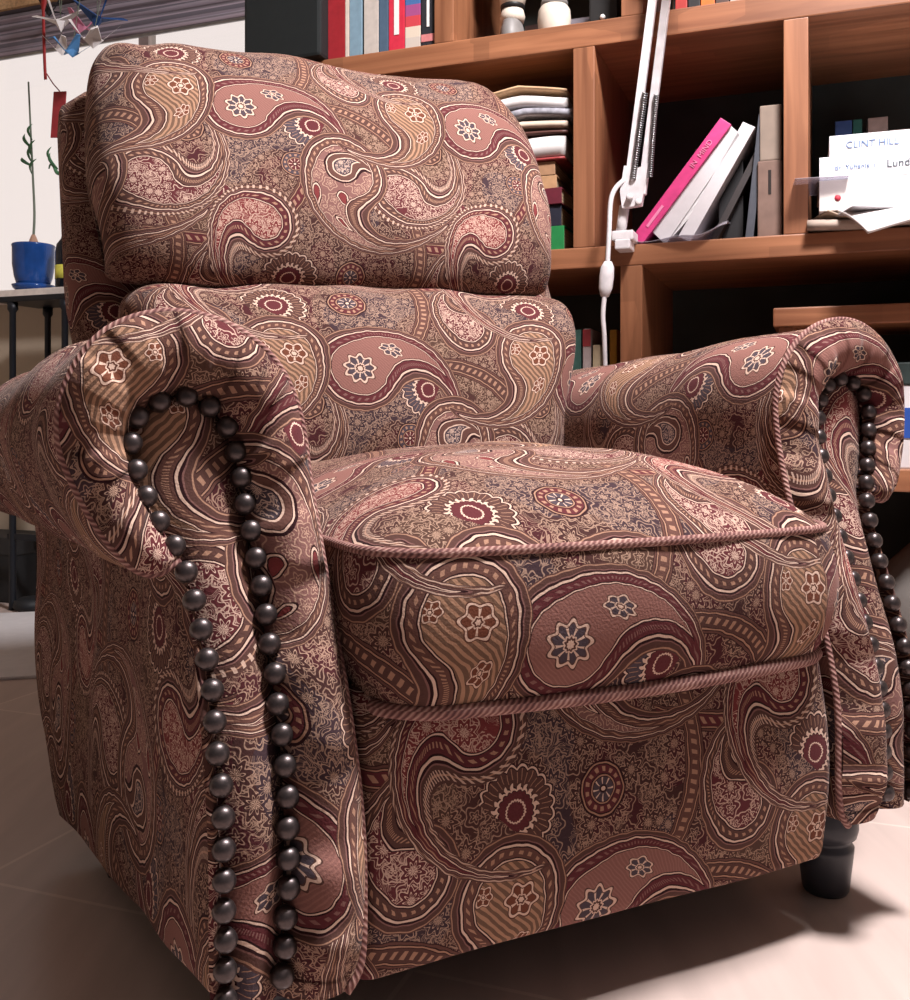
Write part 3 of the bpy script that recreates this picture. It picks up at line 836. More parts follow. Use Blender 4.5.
def crane(px, py, size, rz, tilt, mat, label, d=2.49):
    s, z = at(px, py, d)
    b = thing('paper_bird', label, 'ornament', W(s, d, z), ROT + rz, 'paper birds hanging before the window')
    k = size * 1.35; bm = bmesh.new()
    v = [bm.verts.new(Vector(p) * k) for p in ((0, -.28, .02), (0, .28, .02), (-.14, 0, .06), (.14, 0, .06), (0, 0, -.22), (0, 0, .16))]
    for f in ((0, 2, 5), (0, 5, 3), (1, 5, 2), (1, 3, 5), (0, 4, 2), (0, 3, 4), (1, 2, 4), (1, 4, 3)): bm.faces.new([v[i] for i in f])
    bm.transform(Matrix.Rotation(tilt, 4, 'Y')); bm_obj('body', bm, mat, b)
    for sg in (-1, 1):
        bm = bmesh.new(); vs = [bm.verts.new(Vector(p) * k) for p in ((sg * .05, -.2, .05), (sg * .05, .22, .05), (sg * .62, .12, .38), (sg * .70, -.05, .30))]; bm.faces.new(vs)
        bm.transform(Matrix.Rotation(tilt, 4, 'Y')); o = bm_obj('wing', bm, mat, b); o.modifiers.new('t', 'SOLIDIFY').thickness = .0025
    bm = bmesh.new(); vs = [bm.verts.new(Vector(p) * k) for p in ((0, -.2, -.02), (0, -.30, .08), (0, -.62, .44), (0, -.56, .48), (0, -.78, .36))]
    bm.faces.new((vs[0], vs[1], vs[3], vs[2])); bm.faces.new((vs[2], vs[3], vs[4])); bm.transform(Matrix.Rotation(tilt, 4, 'Y'))
    o = bm_obj('neck', bm, mat, b); o.modifiers.new('t', 'SOLIDIFY').thickness = .004
    bm = bmesh.new(); vs = [bm.verts.new(Vector(p) * k) for p in ((0, .2, -.02), (0, .30, .08), (0, .72, .46))]; bm.faces.new(vs); bm.transform(Matrix.Rotation(tilt, 4, 'Y'))
    o = bm_obj('tail', bm, mat, b); o.modifiers.new('t', 'SOLIDIFY').thickness = .004
    g = 2.50 - d; tube('thread', [(0, 0, .1 * k), (g * math.sin(rz), g * math.cos(rz), 2.19 - z)], .0012, STALK, b, 5)
PB = plain('deep_blue_paper', (28, 70, 128), .7); PLB = plain('light_blue_paper', (84, 140, 196), .7); PW = plain('white_paper', (232, 226, 226), .8, 0, .05)
PP = plain('pink_paper', (208, 130, 160), .7); PK = plain('black_paper', (34, 34, 40), .7)
crane(97, 21, .095, R(60), R(8), PB, 'deep blue paper bird, rightmost of the birds hanging before the window')
crane(72, 52, .062, R(-30), R(-14), PLB, 'light blue paper bird, lowest of the hanging birds', 2.40)
crane(80, 28, .070, R(100), R(12), PP, 'pink paper bird in the middle of the hanging birds', 2.57)
crane(60, 24, .085, R(20), R(-8), PW, 'large white paper bird just right of the red ribbon', 2.46)
crane(93, 40, .080, R(-50), R(22), PW, 'white paper bird below the deep blue paper bird', 2.37)
crane(62, 50, .060, R(140), R(0), PW, 'small white paper bird left of the light blue bird', 2.53)
crane(50, 12, .055, R(80), R(10), PK, 'black paper bird beside the red ribbon at the top', 2.58)

# -- things on the floor at the left
s, _ = at(2, 560, 2.60)
bx = thing('cardboard_box', 'black cardboard box with a grey label on the floor below the window', 'box', W(s, 2.635, 0), ROT)
bm = bmesh.new()
for x0, x1, y0, y1, z0, z1 in ((-.17, .12, -.10, .10, 0, .006), (-.17, .12, -.10, -.095, 0, .20), (-.17, .12, .095, .10, 0, .20), (-.17, -.165, -.10, .10, 0, .20), (.115, .12, -.10, .10, 0, .20)): add_box(bm, x0, x1, y0, y1, z0, z1)
bm_obj('body', bm, plain('black_card', (26, 26, 28), .7), bx)
box('lid', plain('black_lid', (36, 35, 36), .6), bx, -.174, .124, -.104, .104, .155, .213, .004)
box('label', plain('grey_label', (150, 140, 124), .6), bx, -.06, .055, -.1035, -.1015, .05, .115, .0005)
mat_ = thing('floor_mat', 'pale grey white flat mat lying on the floor behind the armchair', 'mat', (-1.36, 2.62, 0), R(14))
bm = add_box(bmesh.new(), -.62, .42, -.42, .42, 0, .008, None, .003); bm_obj('mat_sheet', bm, plain('pale_mat', (206, 202, 204), .7, 0, .04), mat_)
pc = lathe('pouch', [(0, 0), (.045, 0), (.055, .012), (.05, .03), (.03, .04), (0, .042)], plain('black_pouch', (24, 26, 30), .6)); pc.location = (-1.33, 3.14, 0)
tag(pc, 'small black rounded pouch on the floor at the edge of the pale mat', 'pouch')

# -- the bookcase
BD, DEP = 2.12, .45
bkL, bkR = S_(248, BD) + .03, S_(1075, BD)
bc = thing('bookcase', 'large open wooden bookcase with staggered uprights and dark back', 'bookcase', W(0, BD, 0), ROT)
TH = .047
tiers = [(.05, .450, [S_(247, BD) + .02, S_(760, BD)]), (.494, .919, [S_(380, BD), S_(620, BD)]), (.964, 1.397, [S_(573, BD), S_(783.5, BD)]), (1.451, 1.90, [S_(434, BD), S_(621, BD), S_(836, BD)])]
for z0, z1 in ((0, .05), (.450, .494), (.919, .964), (1.397, 1.451), (1.90, 1.95)):
    box('shelf', WOODH, bc, bkL, bkR, 0, DEP, z0, z1, .003)
for z0, z1, xs in tiers:
    for x in xs: box('upright', WOODV, bc, x, x + TH, .001, DEP, z0, z1, .002)
box('side_panel', WOODV, bc, bkL - .03, bkL, 0, DEP, 0, 1.95, .003); box('side_panel', WOODV, bc, bkR, bkR + .03, 0, DEP, 0, 1.95, .003)
box('back_panel', BACKP, bc, bkL, bkR, DEP - .012, DEP, .02, 1.93, 0)
SZ = {'B': .964, 'A': 1.451, 'C': .494}

def cover_mat(name, rgb, rough=.5): return plain('cover_' + name, rgb, rough, 0, .10, 60)
def book(label, M, t, h, dep, cov, page=None, group=None, soft=False, bands=(), name='book', curl=0.0):
    """t thick (x), h tall (z), dep deep (y, spine at y = 0)"""
    b = thing(name, label, 'book', mw=M, group=group)
    c = .0022
    bm = bmesh.new()
    add_box(bm, -t / 2, t / 2, -.002, c, 0, h, None, .0012); add_box(bm, -t / 2, -t / 2 + c, 0, dep, 0, h); add_box(bm, t / 2 - c, t / 2, 0, dep, 0, h)
    if curl:
        for v in bm.verts: v.co.x += curl * (v.co.z / h) ** 2
    bm_obj('cover', bm, cov, b)
    bm = add_box(bmesh.new(), -t / 2 + c, t / 2 - c, c, dep - .004, .004, h - .004)
    if curl:
        bmesh.ops.subdivide_edges(bm, edges=bm.edges[:], cuts=8, use_grid_fill=True)
        for v in bm.verts: v.co.x += curl * (v.co.z / h) ** 2
    bm_obj('pages', bm, page or PAGE, b)
    for z0, z1, m, w in bands: box('spine_band', m, b, -t / 2 * w, t / 2 * w, -.0032, -.0015, z0 * h, z1 * h, 0)
    return b

def lettering(parent, s, t, h, z0, size, mat):
    """title running up the spine"""
    M = Matrix.Translation((0, -.0033, z0 * h)) @ Matrix.Rotation(R(90), 4, 'X') @ Matrix.Rotation(R(90), 4, 'Z')
    return text('lettering', s, size, mat, parent, M)
INKW = plain('white_ink', (226, 220, 216), .6, 0, .02); INKB = plain('blue_grey_ink', (104, 126, 166), .6, 0, .02); INKD = plain('dark_ink', (60, 66, 76), .6, 0, .02)

# top row, left
RBW = stripes_mat('rainbow_cover', [(190, 178, 168), (206, 190, 172), (190, 56, 66), (150, 66, 120), (58, 96, 150), (60, 120, 170), (92, 150, 110), (216, 176, 70), (220, 150, 60), (150, 130, 170), (92, 96, 110)], 3.6)
top = [(326, 343, (150, 34, 42), 'thick red book, leftmost in the row on the top shelf', .32, .25), (343.3, 347.2, (206, 190, 178), 'thin cream booklet beside the thick red book', .24, .2),
       (347.6, 360, (120, 146, 162), 'light grey blue book in the row on the top shelf', .30, .23), (362, 376.6, (186, 176, 168), 'pale grey book right of the light blue book', .31, .23),
       (377.2, 386.4, (72, 92, 112), 'slim slate blue book left of the bright red book', .29, .22), (387, 402.8, (196, 44, 66), 'bright red book with white spine title on the top shelf', .31, .23),
       (403.4, 418.6, None, 'book with a rainbow banded spine on the top shelf', .30, .22), (419.4, 433.6, (38, 38, 44), 'black book against the upright at the row end', .28, .21)]
for k, (a, b_, rgb, lab, h, dp) in enumerate(top):
    sa, sb = S_(a, BD), S_(b_, BD)
    bk = book(lab, TW((sa + sb) / 2, BD + .012, SZ['A']), sb - sa, h, dp, RBW if rgb is None else cover_mat('top%d' % k, rgb), PAGEW, 'books in the row on the top shelf',
              bands=((.04, .10, cover_mat('pink_band', (196, 120, 120)), .96),) if k == 7 else ())
    if k == 5: box('title_panel', INKW, bk, -.006, .006, -.0034, -.002, .12 * h, .62 * h, 0)
    if k == 7: lettering(bk, 'HISTORY', .03, h, .16, .018, INKW) if False else box('title_panel', INKW, bk, -.003, .003, -.0034, -.002, .16 * h, .48 * h, 0)
# tall black case at the left end
sa, sb = S_(246, 2.10), S_(322, 2.10)
tc_ = thing('storage_case', 'tall plain black storage case at the window end of the top shelf', 'case', W((sa + sb) / 2, BD - .03, SZ['A']), ROT)
hw = (sb - sa) / 2
box('body', plain('black_case', (22, 27, 28), .6, 0, .1), tc_, -hw, hw, 0, .30, 0, .26, .008); box('lid', plain('black_case_lid', (26, 31, 32), .55, 0, .1), tc_, -hw - .002, hw + .002, -.003, .303, .262, .33, .008)

# toy figure between the uprights
TW1 = plain('white_toy_plastic', (206, 194, 180), .4, 0, .05); TG = plain('grey_toy_plastic', (122, 118, 116), .5); TB = plain('black_toy_plastic', (26, 24, 24), .5)
sf = (S_(510, 2.17) + S_(552, 2.17)) / 2
tf = thing('toy_figure', 'white toy figure with grey and white boots standing on the top shelf', 'toy', W(sf, 2.19, SZ['A']), ROT)
dx = (S_(552, 2.17) - S_(510, 2.17)) / 2
lathe('boot', [(0, 0), (.034, 0), (.036, .012), (.033, .03), (.028, .045), (.026, .05), (0, .052)], TG, tf, 24, Matrix.Translation((-dx, 0, 0)) @ Matrix.Diagonal((.8, 1.2, 1, 1)))
lathe('boot', [(0, 0), (.030, 0), (.034, .008), (.038, .04), (.036, .062), (.030, .072), (0, .073)], TW1, tf, 24, Matrix.Translation((dx, 0, 0)))
lathe('shin', [(0, .048), (.026, .05), (.029, .062), (.025, .078), (0, .08)], TW1, tf, 24, Matrix.Translation((-dx, 0, 0)))
lathe('knee_band', [(0, .078), (.027, .078), (.028, .088), (.026, .092), (0, .092)], TB, tf, 24, Matrix.Translation((-dx, 0, 0)))
lathe('knee_band', [(0, .071), (.030, .071), (.031, .080), (.028, .086), (0, .086)], TG, tf, 24, Matrix.Translation((dx, 0, 0)))
for sg in (-1, 1):
    lathe('thigh', [(0, .084), (.028, .088), (.033, .12), (.030, .165), (0, .17)], TW1, tf, 24, Matrix.Translation((sg * dx, 0, 0)))
    lathe('arm', [(0, .17), (.012, .175), (.016, .22), (.018, .27), (0, .28)], TW1, tf, 16, Matrix.Translation((sg * (dx + .035), 0, 0)))
lathe('torso', [(0, .16), (.05, .165), (.062, .19), (.06, .25), (.05, .29), (.02, .305), (0, .305)], TW1, tf, 28, Matrix.Diagonal((1.15, .7, 1, 1)))
lathe('head', [(0, .30), (.026, .305), (.036, .33), (.034, .355), (.018, .375), (0, .378)], TW1, tf, 24)
sg0, sg1 = S_(525, 2.3), S_(592, 2.3)
gp = tag(box('glass_plate', PLASTIC, None, sg0, sg1, 0, .006, 0, .085, .001), 'clear plate standing behind the toy figure on the top shelf', 'plate'); gp.matrix_world = TW(0, 2.30, SZ['A'])
sk = S_(604, 2.2)
kn = thing('trinket_box', 'small black box with a white knob beside the toy figure', 'box', W(sk, 2.22, SZ['A']), ROT)
box('body', TB, kn, -.032, .032, -.03, .03, 0, .10, .004); box('lid', TB, kn, -.034, .034, -.032, .032, .101, .12, .004)
bmk = bmesh.new(); bmesh.ops.create_uvsphere(bmk, u_segments=14, v_segments=8, radius=.006); bmk.transform(Matrix.Translation((0, -.034, .032))); bm_obj('knob', bmk, INKW, kn, True)

# top row right of the lamp
for k, (a, b_, rgb, lab) in enumerate(((646, 655, (70, 40, 34), 'dark brown book just right of the lamp arms on the top shelf'), (672, 684, (150, 44, 40), 'red book standing right of the lamp on the top shelf'),
        (685, 697, (28, 26, 28), 'black book left of the orange book on the top shelf'), (698, 712, (214, 98, 38), 'orange book standing on the top shelf'), (713, 727, (70, 50, 44), 'dark book right of the orange book'),
        (728, 738, (168, 150, 140), 'grey book rightmost in the top row'))):
    sa, sb = S_(a, BD), S_(b_, BD)
    book(lab, TW((sa + sb) / 2, BD + .05, SZ['A']), sb - sa, .27, .2, cover_mat('tr%d' % k, rgb), PAGEW, 'books right of the lamp on the top shelf')

# lying stack behind the chair's shoulder
def flat(label, s, d, z, t, wid, dep, cov, page, rz, group, **kw):
    """a book lying down: spine towards the room"""
    M = TW(s, d, z + t / 2, rz) @ Matrix.Rotation(R(90), 4, 'Y')
    M = M @ Matrix.Translation((0, 0, -wid / 2))
    return book(label, M, t, wid, dep, cov, page, group, **kw)
def sheet(name, label, cat, s, d, z, wx, wy, mat, rz, curl=0.0, wave=0.0, t=.004, group=None, tent=0.0, seed=0, droop=0.0):
    o = thing(name, label, cat, W(s, d, z), ROT + rz, group); rows = []
    for j in range(13):
        y = (j / 12 - .5) * wy
        rows.append([Vector((x, y, curl * (x / wx) ** 2 * 4 + wave * (1 + math.sin(x / wx * 7 + y / wy * 2 + seed)) * .5 + tent * max(0, 1 - abs(x / wx - .05) * 2.2) + droop * (.55 - max(0, .3 - y / wy - x / wx * .6) ** 1.5))) for x in [(i / 16 - .5) * wx for i in range(17)]])
    g = grid('pages', rows, mat, o); m = g.modifiers.new('t', 'SOLIDIFY'); m.thickness = t; m.offset = 1
    for p in g.data.polygons: p.use_smooth = True
    return o
GRP = 'stack of books and papers left of the lamp'
z = SZ['B']; sC = S_(512, 2.2)
GREEN = cover_mat('green', (30, 118, 62)); YEL = cover_mat('yellow_block', (206, 214, 60)); NAVY = cover_mat('navy', (30, 30, 44)); LB = cover_mat('label_grey', (176, 176, 190)); MAR = cover_mat('maroon', (96, 30, 44))
stk = [('thick green paperback at the bottom of the lying stack', .056, .25, GREEN, PAGE, -.02, ((.66, .78, YEL, .72),)), ('thin sheet', 0, 0, None, None, 0, ()),
       ('dark navy book with a pale spine label on the green book', .047, .235, NAVY, PAGE, .02, ((.50, .74, LB, .55),)), ('maroon book lying above the navy book', .036, .24, MAR, PAGE, -.04, ((.60, .70, LB, .4),))]
for lab, t, wid, cov, pg, rz, bands in stk:
    if not t: continue
    flat(lab, sC + .012, 2.15, z, t, wid, .17, cov, pg, rz, GRP, bands=bands); z += t + .0008
TANB = cover_mat('tan', (176, 136, 100)); flat('thick tan book with bare pages above the maroon book', sC + .002, 2.155, z, .030, .23, .17, TANB, PAGE, .03, GRP); z += .031
flat('brown paperback below the folded white papers', sC + .004, 2.155, z, .030, .22, .17, cover_mat('tan2', (160, 122, 92)), PAGE, .02, GRP); z += .031
REDB = cover_mat('red_edge', (150, 60, 60)); WHT = plain('white_paper_stack', (214, 208, 206), .85, 0, .05)
def wad(label, z, wx, wy, t, mat, rz, tent=0.0, wave=.004, ds=0.0, name='paper_sheaf', seed=0): return sheet(name, label, 'papers', sC + ds + .022, 2.24, z, wx, wy, mat, rz, 0, wave, t, GRP, tent, seed)
wad('red edged booklet low in the lying stack', z, .225, .19, .005, REDB, .03, 0, .001); z += .007
wad('thick sheaf of white papers with a fold in the stack', z, .22, .19, .042, WHT, .06, 0, .004); z += .048
wad('thin brown magazine between the white papers', z, .23, .19, .006, cover_mat('brown_mag', (84, 52, 46)), .02, .006, .002, .005); z += .014
wad('cream magazine in the upper lying stack', z, .235, .2, .012, plain('cream_mag', (206, 186, 166), .8), .05, .008, .002, .0); z += .021
wad('grey printed sheets near the top of the stack', z, .245, .2, .014, plain('grey_print', (150, 148, 156), .8, 0, .4, 60), .0, .012, .004, .01, seed=1); z += .024
wad('wavy white sheets just below the stack top', z, .24, .2, .020, WHT, .08, .008, .006, -.006, seed=2); z += .034
wad('tan folded envelope peaked on top of the stack', z, .25, .19, .005, plain('tan_envelope', (196, 160, 124), .8), .04, .020, .002, -.01)

# leaning pink book and its neighbours
G2 = 'books leaning to the right of the lamp'
def lean_book(label, px, t, h, dep, cov, ang, d, page=None, curl=0.0, z=0.0, **kw):
    s = S_(px, d); M = TW(s, d, SZ['B'] + z) @ Matrix.Rotation(ang, 4, 'Y')
    return book(label, M, t, h, dep, cov, page, G2, curl=curl, **kw)
PINK_ = cover_mat('pink', (208, 62, 124)); WC = plain('cover_white', (204, 198, 200), .6, 0, .04)
PKL = cover_mat('pale_pink_print', (226, 132, 170))
pk = lean_book('bright pink book leaning steeply to the right', 637, .027, .300, .2, PINK_, R(38), 2.14, PAGEW, z=.010)
lettering(pk, 'IN  MIND', .03, .300, .62, .016, PKL)
box('title_panel', PKL, pk, -.003, .003, -.0034, -.002, .12 * .300, .30 * .300, 0)
lean_book('curved white magazine leaning beside the pink book', 659, .040, .262, .2, WC, R(47), 2.15, PAGEW, curl=-.055, z=.014)
lean_book('straight white book leaning right of the curved magazine', 684, .028, .265, .2, WC, R(30), 2.15, PAGEW, z=.008)
lean_book('slim dark book leaning behind the white book', 712, .014, .25, .2, cover_mat('dk', (56, 50, 50)), R(27), 2.17, PAGEW)
sa = S_(749, 2.16); book('thin grey black book standing upright in the dark gap', TW(sa, 2.16, SZ['B']) @ Matrix.Rotation(R(6), 4, 'Y'), .016, .26, .2, cover_mat('gb', (70, 72, 80)), PAGEW, G2)
sa = S_(731, 2.2); book('black book standing upright behind the white book', TW(sa, 2.2, SZ['B']), .05, .24, .2, cover_mat('bk', (30, 28, 30)), PAGEW, G2)
sa = S_(770, 2.16)
fb_ = thing('magazine_file', 'grey brown magazine file standing against the wooden upright', 'file', W(sa, 2.15, SZ['B']), ROT)
FGM = plain('grey_brown_card', (134, 118, 106), .8, 0, .12, 20); FG2 = plain('brown_card', (116, 92, 82), .8, 0, .15, 30)
box('file_box', FG2, fb_, -.024, .024, 0, .22, 0, .16, .003); box('upper_box', FGM, fb_, -.020, .023, .004, .22, .1605, .275, .003); box('painted_finger_hole', plain('painted_hole_shade', (40, 32, 30), .9), fb_, -.003, .003, -.001, .002, .09, .14, .0005)  # no real opening: the hole's shade is the colour of a thin strip
sa = S_(705, 2.40)
book('small grey book standing far back behind the pink book', TW(sa, 2.38, SZ['B']), .04, .26, .15, cover_mat('gr', (112, 102, 104)), PAGEW)
sa = S_(664, 2.10)
tr = thing('plastic_bag', 'cloudy plastic bag spread under the leaning books on the shelf edge', 'bag', W(sa, 2.155, SZ['B']), ROT); rows = []
for j in range(10):
    y = -.045 + .12 * j / 9
    rows.append([Vector((x, y - .008 * math.sin(x * 30), .0035 + .003 * (1 + math.sin(x * 45 + j)) + .05 * sstep(.06, .125, x) * (.5 + .5 * j / 9) + (.022 * sstep(-.06, -.11, x)))) for x in [-.11 + .235 * i / 24 for i in range(25)]])
o = grid('film', rows, PLASTIC, tr); o.modifiers.new('t', 'SOLIDIFY').thickness = .0015

# right cubby: big white volumes and loose papers
G3 = 'white volumes stacked at the right end of the shelf'
zB = SZ['B']
WV = plain('cover_bluish_white', (226, 226, 232), .5, 0, .03); WV2 = plain('cover_warm_white', (212, 202, 198), .6, 0, .05)
s = S_(880, 2.15)
sheet('paper_sheaf', 'crumpled grey brown papers flat under the white volumes', 'papers', s - .02, 2.20, zB + .001, .24, .2, plain('grey_brown_paper', (160, 142, 130), .85, 0, .15, 30), .05, 0, .004, .016)
sheet('paper_sheaf', 'torn tan paper with a lifted corner by the upright', 'papers', S_(838, 2.12), 2.17, zB + .022, .10, .14, plain('tan_paper', (166, 146, 128), .85), .4, .008, .004, .003)
sheet('paper_sheaf', 'grey sheets fanned out below the thick white volume', 'papers', S_(875, 2.12) + .01, 2.16, zB + .024, .19, .22, plain('grey_sheets', (176, 172, 176), .85), .35, 0, .002, .004)
sheet('paper_sheaf', 'white papers fanned out over the shelf front at right', 'papers', S_(868, 1.96) + .063, 2.08, zB + .004, .20, .18, WHT, .35, 0, .001, .006, droop=.07)
flat('thick white volume with a red dot on its spine', S_(905, 2.12) - .006, 2.10, zB + .036, .060, .30, .24, WV2, PAGEW, .03, G3)
bk = bpy.data.objects[-1] if False else None
vol = [o for o in C.objects if o.get('label') == 'thick white volume with a red dot on its spine'][0]
lathe('red_dot', [(0, 0), (.006, 0), (.006, .0008), (0, .0008)], plain('red_ink', (176, 44, 62), .6), vol, 16, Matrix.Translation((.006, -.0022, .034)) @ Matrix.Rotation(R(90), 4, 'X'))
def flat_text(vol, s_, x0, size, mat):
    M = Matrix.Translation((0, -.0032, x0)) @ Matrix.Rotation(R(-90), 4, 'Y') @ Matrix.Rotation(R(90), 4, 'X')
    text('lettering', s_, size, mat, vol, M)
v2 = flat('white volume with faint grey script on its spine', S_(906, 2.12) - .005, 2.105, zB + .098, .046, .305, .24, WV, PAGEW, .0, G3)
flat_text(v2, 'dr. Yuhanis  i', .028, .014, INKB); flat_text(v2, 'Lund  C', .122, .021, INKD)
v3 = flat('white volume lettered in pale capitals, topmost of its stack', S_(914, 2.12) - .008, 2.12, zB + .146, .042, .29, .24, WV, PAGEW, .02, G3)
flat_text(v3, 'CLINT HILL', .030, .019, INKB); flat_text(v3, '* * * *', .178, .018, INKB)
sheet('plastic_sleeve', 'clear plastic sleeve sticking out left of the white volumes', 'sleeve', S_(818, 2.12), 2.15, zB + .0975, .10, .16, PLASTIC, .1, 0, .0, .001)
for k, (a, b_, h, rgb, lab) in enumerate(((835, 852, .285, (40, 62, 104), 'dark blue book standing behind the white volumes'), (853, 862, .285, (26, 74, 66), 'dark green book standing behind the white volumes'), (868, 888, .285, (132, 112, 104), 'brown grey box book behind the white volumes'), (890, 912, .255, (112, 90, 84), 'short brown book behind the white volumes at right'))):
    sa, sb = S_(a, 2.36), S_(b_, 2.36)
    book(lab, TW((sa + sb) / 2, 2.36, zB), sb - sa, h, .17, cover_mat('rb%d' % k, rgb), PAGEW)

# lower tier: books low behind the chair arm, riser and papers at the right
for k, (a, b_, py, rgb, lab) in enumerate(((568, 581, 330, (66, 100, 92), 'dull green book low on the shelf behind the armchair'), (583, 591, 329, (168, 150, 148), 'grey book with a red top on the lower shelf'), (593, 600, 345, (176, 156, 128), 'short cream book on the lower shelf behind the cord'), (610, 617, 330, (190, 142, 50), 'yellow book beside the upright on the lower shelf'))):
    sa, sb = S_(a, 2.2), S_(b_, 2.2); zt = at(a, py, 2.2)[1]
    hh = zt - SZ['C']
    book(lab, TW((sa + sb) / 2, 2.2, SZ['C']), sb - sa, hh, .2, cover_mat('lo%d' % k, rgb), PAGEW, 'books on the lower shelf behind the armchair', bands=((.87, .995, cover_mat('redtop', (140, 50, 54)), .99),) if k == 1 else ())
s0, zt = at(773, 308, 2.14); s1 = S_(1050, 2.14)
rs = thing('shelf_riser', 'low wooden riser standing on the shelf behind the right arm', 'riser', W(0, 2.14, 0), ROT)
box('riser_top', WOODH, rs, s0, s1, 0, .28, zt - .038, zt, .003)
for x in (s0 + .01, s1 - .04): box('riser_leg', WOODV, rs, x, x + .03, .01, .27, SZ['C'], zt - .0382, .002)
s0 = S_(880, 2.16)
pb = thing('paper_box', 'blue and white printed box on the shelf under the riser', 'box', W(s0 + .13, 2.16, SZ['C']), ROT)
box('body', WC, pb, -.15, .13, 0, .2, 0, .165, .003); box('lid', plain('dark_green_lid', (40, 52, 50), .6), pb, -.153, .133, -.003, .203, .1655, .21, .003); box('label', plain('blue_print', (30, 70, 150), .6), pb, -.10, .06, -.002, 0, .06, .12, .0004)
gb = thing('cloth_bag', 'grey cloth bag slumped on the floor of the bookcase behind the arm', 'bag', W(S_(905, 2.25) + .10, 2.30, .05), ROT)
lathe('bag_body', [(0, 0), (.13, 0), (.16, .05), (.165, .14), (.13, .24), (.07, .30), (.05, .31), (0, .312)], plain('grey_cloth', (112, 106, 102), .95, 0, .15, 20, .4), gb, 28)
tube('handle', catmull([(-.05, -.02, .30), (-.04, -.03, .36), (.03, -.03, .37), (.06, -.02, .30)], 8), .008, DARKCLOTH, gb, 8)

# -- spring-arm lamp clamped to the shelf edge
LD = 2.085
def L(px, py): s, z = at(px, py, LD); return Vector((s, 0, z))
lp = thing('desk_lamp', 'white spring-arm lamp clamped to the shelf edge beside the pink book', 'lamp', W(0, LD, 0), ROT)
e0, e1 = L(629, 192), L(655, -8); up = (e1 - e0); f0, f1 = L(643, 196), L(668, -4)
ext = 1.22
def bar(name, a, b, wx, wy, mat, yo=0.0):
    d = b - a; ln = d.length; ang = math.atan2(d.x, d.z)
    return bm_obj(name, add_box(bmesh.new(), -wx / 2, wx / 2, -wy / 2 + yo, wy / 2 + yo, 0, ln, Matrix.Translation(a) @ Matrix.Rotation(ang, 4, 'Y'), .002), mat, lp)
t0, t1 = e0 + up * ext, f0 + (f1 - f0) * ext
bar('arm', e0, t0, .017, .014, WHITEM, -.012); bar('arm', f0, t1, .017, .014, WHITEM, -.012)
def spring(a, b, r, n=38):
    pts = []; d = (b - a); x = d.cross(Vector((0, 1, 0))).normalized(); y = d.normalized().cross(x)
    for i in range(n * 8 + 1):
        t = i / (n * 8); an = i / 8 * 2 * math.pi; pts.append(a + d * t + (x * math.cos(an) + y * math.sin(an)) * r)
    return tube('spring', pts, .0014, STEEL, lp, 5)
spring(L(635, 182) + Vector((0, -.024, 0)), L(647, 96) + Vector((0, -.024, 0)), .0055); spring(L(652, 180) + Vector((0, -.024, 0)), L(658, 98) + Vector((0, -.024, 0)), .0045)
bm = bmesh.new()
plate = [L(*p) for p in ((626, 168), (640, 170), (650, 166), (646, 190), (643, 207), (624, 210), (622, 194))]
fv = [bm.verts.new(p + Vector((0, -.022, 0))) for p in plate]; bv = [bm.verts.new(p + Vector((0, -.004, 0))) for p in plate]
bm.faces.new(fv); bm.faces.new(bv[::-1])
for i in range(len(plate)): bm.faces.new((fv[i], fv[(i + 1) % 7], bv[(i + 1) % 7], bv[i]))
bm_obj('bracket', bm, WHITEM, lp)
for p in ((632, 200), (641, 205)): lathe('screw', [(0, 0), (.007, 0), (.007, .010), (.004, .012), (0, .012)], WHITEM, lp, 14, Matrix.Translation(L(*p) + Vector((0, -.022, 0))) @ Matrix.Rotation(R(90), 4, 'X'))
tube('post', [L(624.5, 206), L(620, 238)], .011, WHITEM, lp, 14)
cp = L(622, 238)
bm = bmesh.new(); add_box(bm, -.020, .026, -.014, .044, SZ['B'] + .001, SZ['B'] + .022, Matrix.Translation((cp.x, 0, 0)), .004); add_box(bm, -.012, .020, -.018, .034, SZ['B'] - .018, SZ['B'] + .003, Matrix.Translation((cp.x, 0, 0)), .003)
bm_obj('clamp', bm, WHITEM, lp)
cord = catmull([L(626, 182) + Vector((0, -.02, 0)), L(618, 192) + Vector((0, -.03, 0)), L(614, 206) + Vector((0, -.035, 0)), L(612.5, 235) + Vector((0, -.035, 0)), L(611, 266) + Vector((0, -.035, 0))], 8)
tube('cord', cord, .0052, WHITEM, lp, 8)
tube('cord', catmull([L(608, 298) + Vector((0, -.035, 0)), L(606.5, 318) + Vector((0, -.035, 0)), L(607.5, 345) + Vector((0, -.03, 0)), L(606, 420) + Vector((0, -.01, 0)), L(600, 560) + Vector((0, -.02, 0)), Vector((L(600, 560).x, -.02, .01))], 8), .0052, WHITEM, lp, 8)
a, b = L(611.5, 264), L(608, 300); d = b - a
lathe('switch', [(0, 0), (.008, .0), (.014, .012), (.0155, .03), (.0145, d.length - .02), (.009, d.length - .003), (0, d.length)], WHITEM, lp, 18, Matrix.Translation(a + Vector((0, -.035, 0))) @ Matrix.Rotation(math.atan2(d.x, d.z), 4, 'Y') @ Matrix.Diagonal((1, .6, 1, 1)))
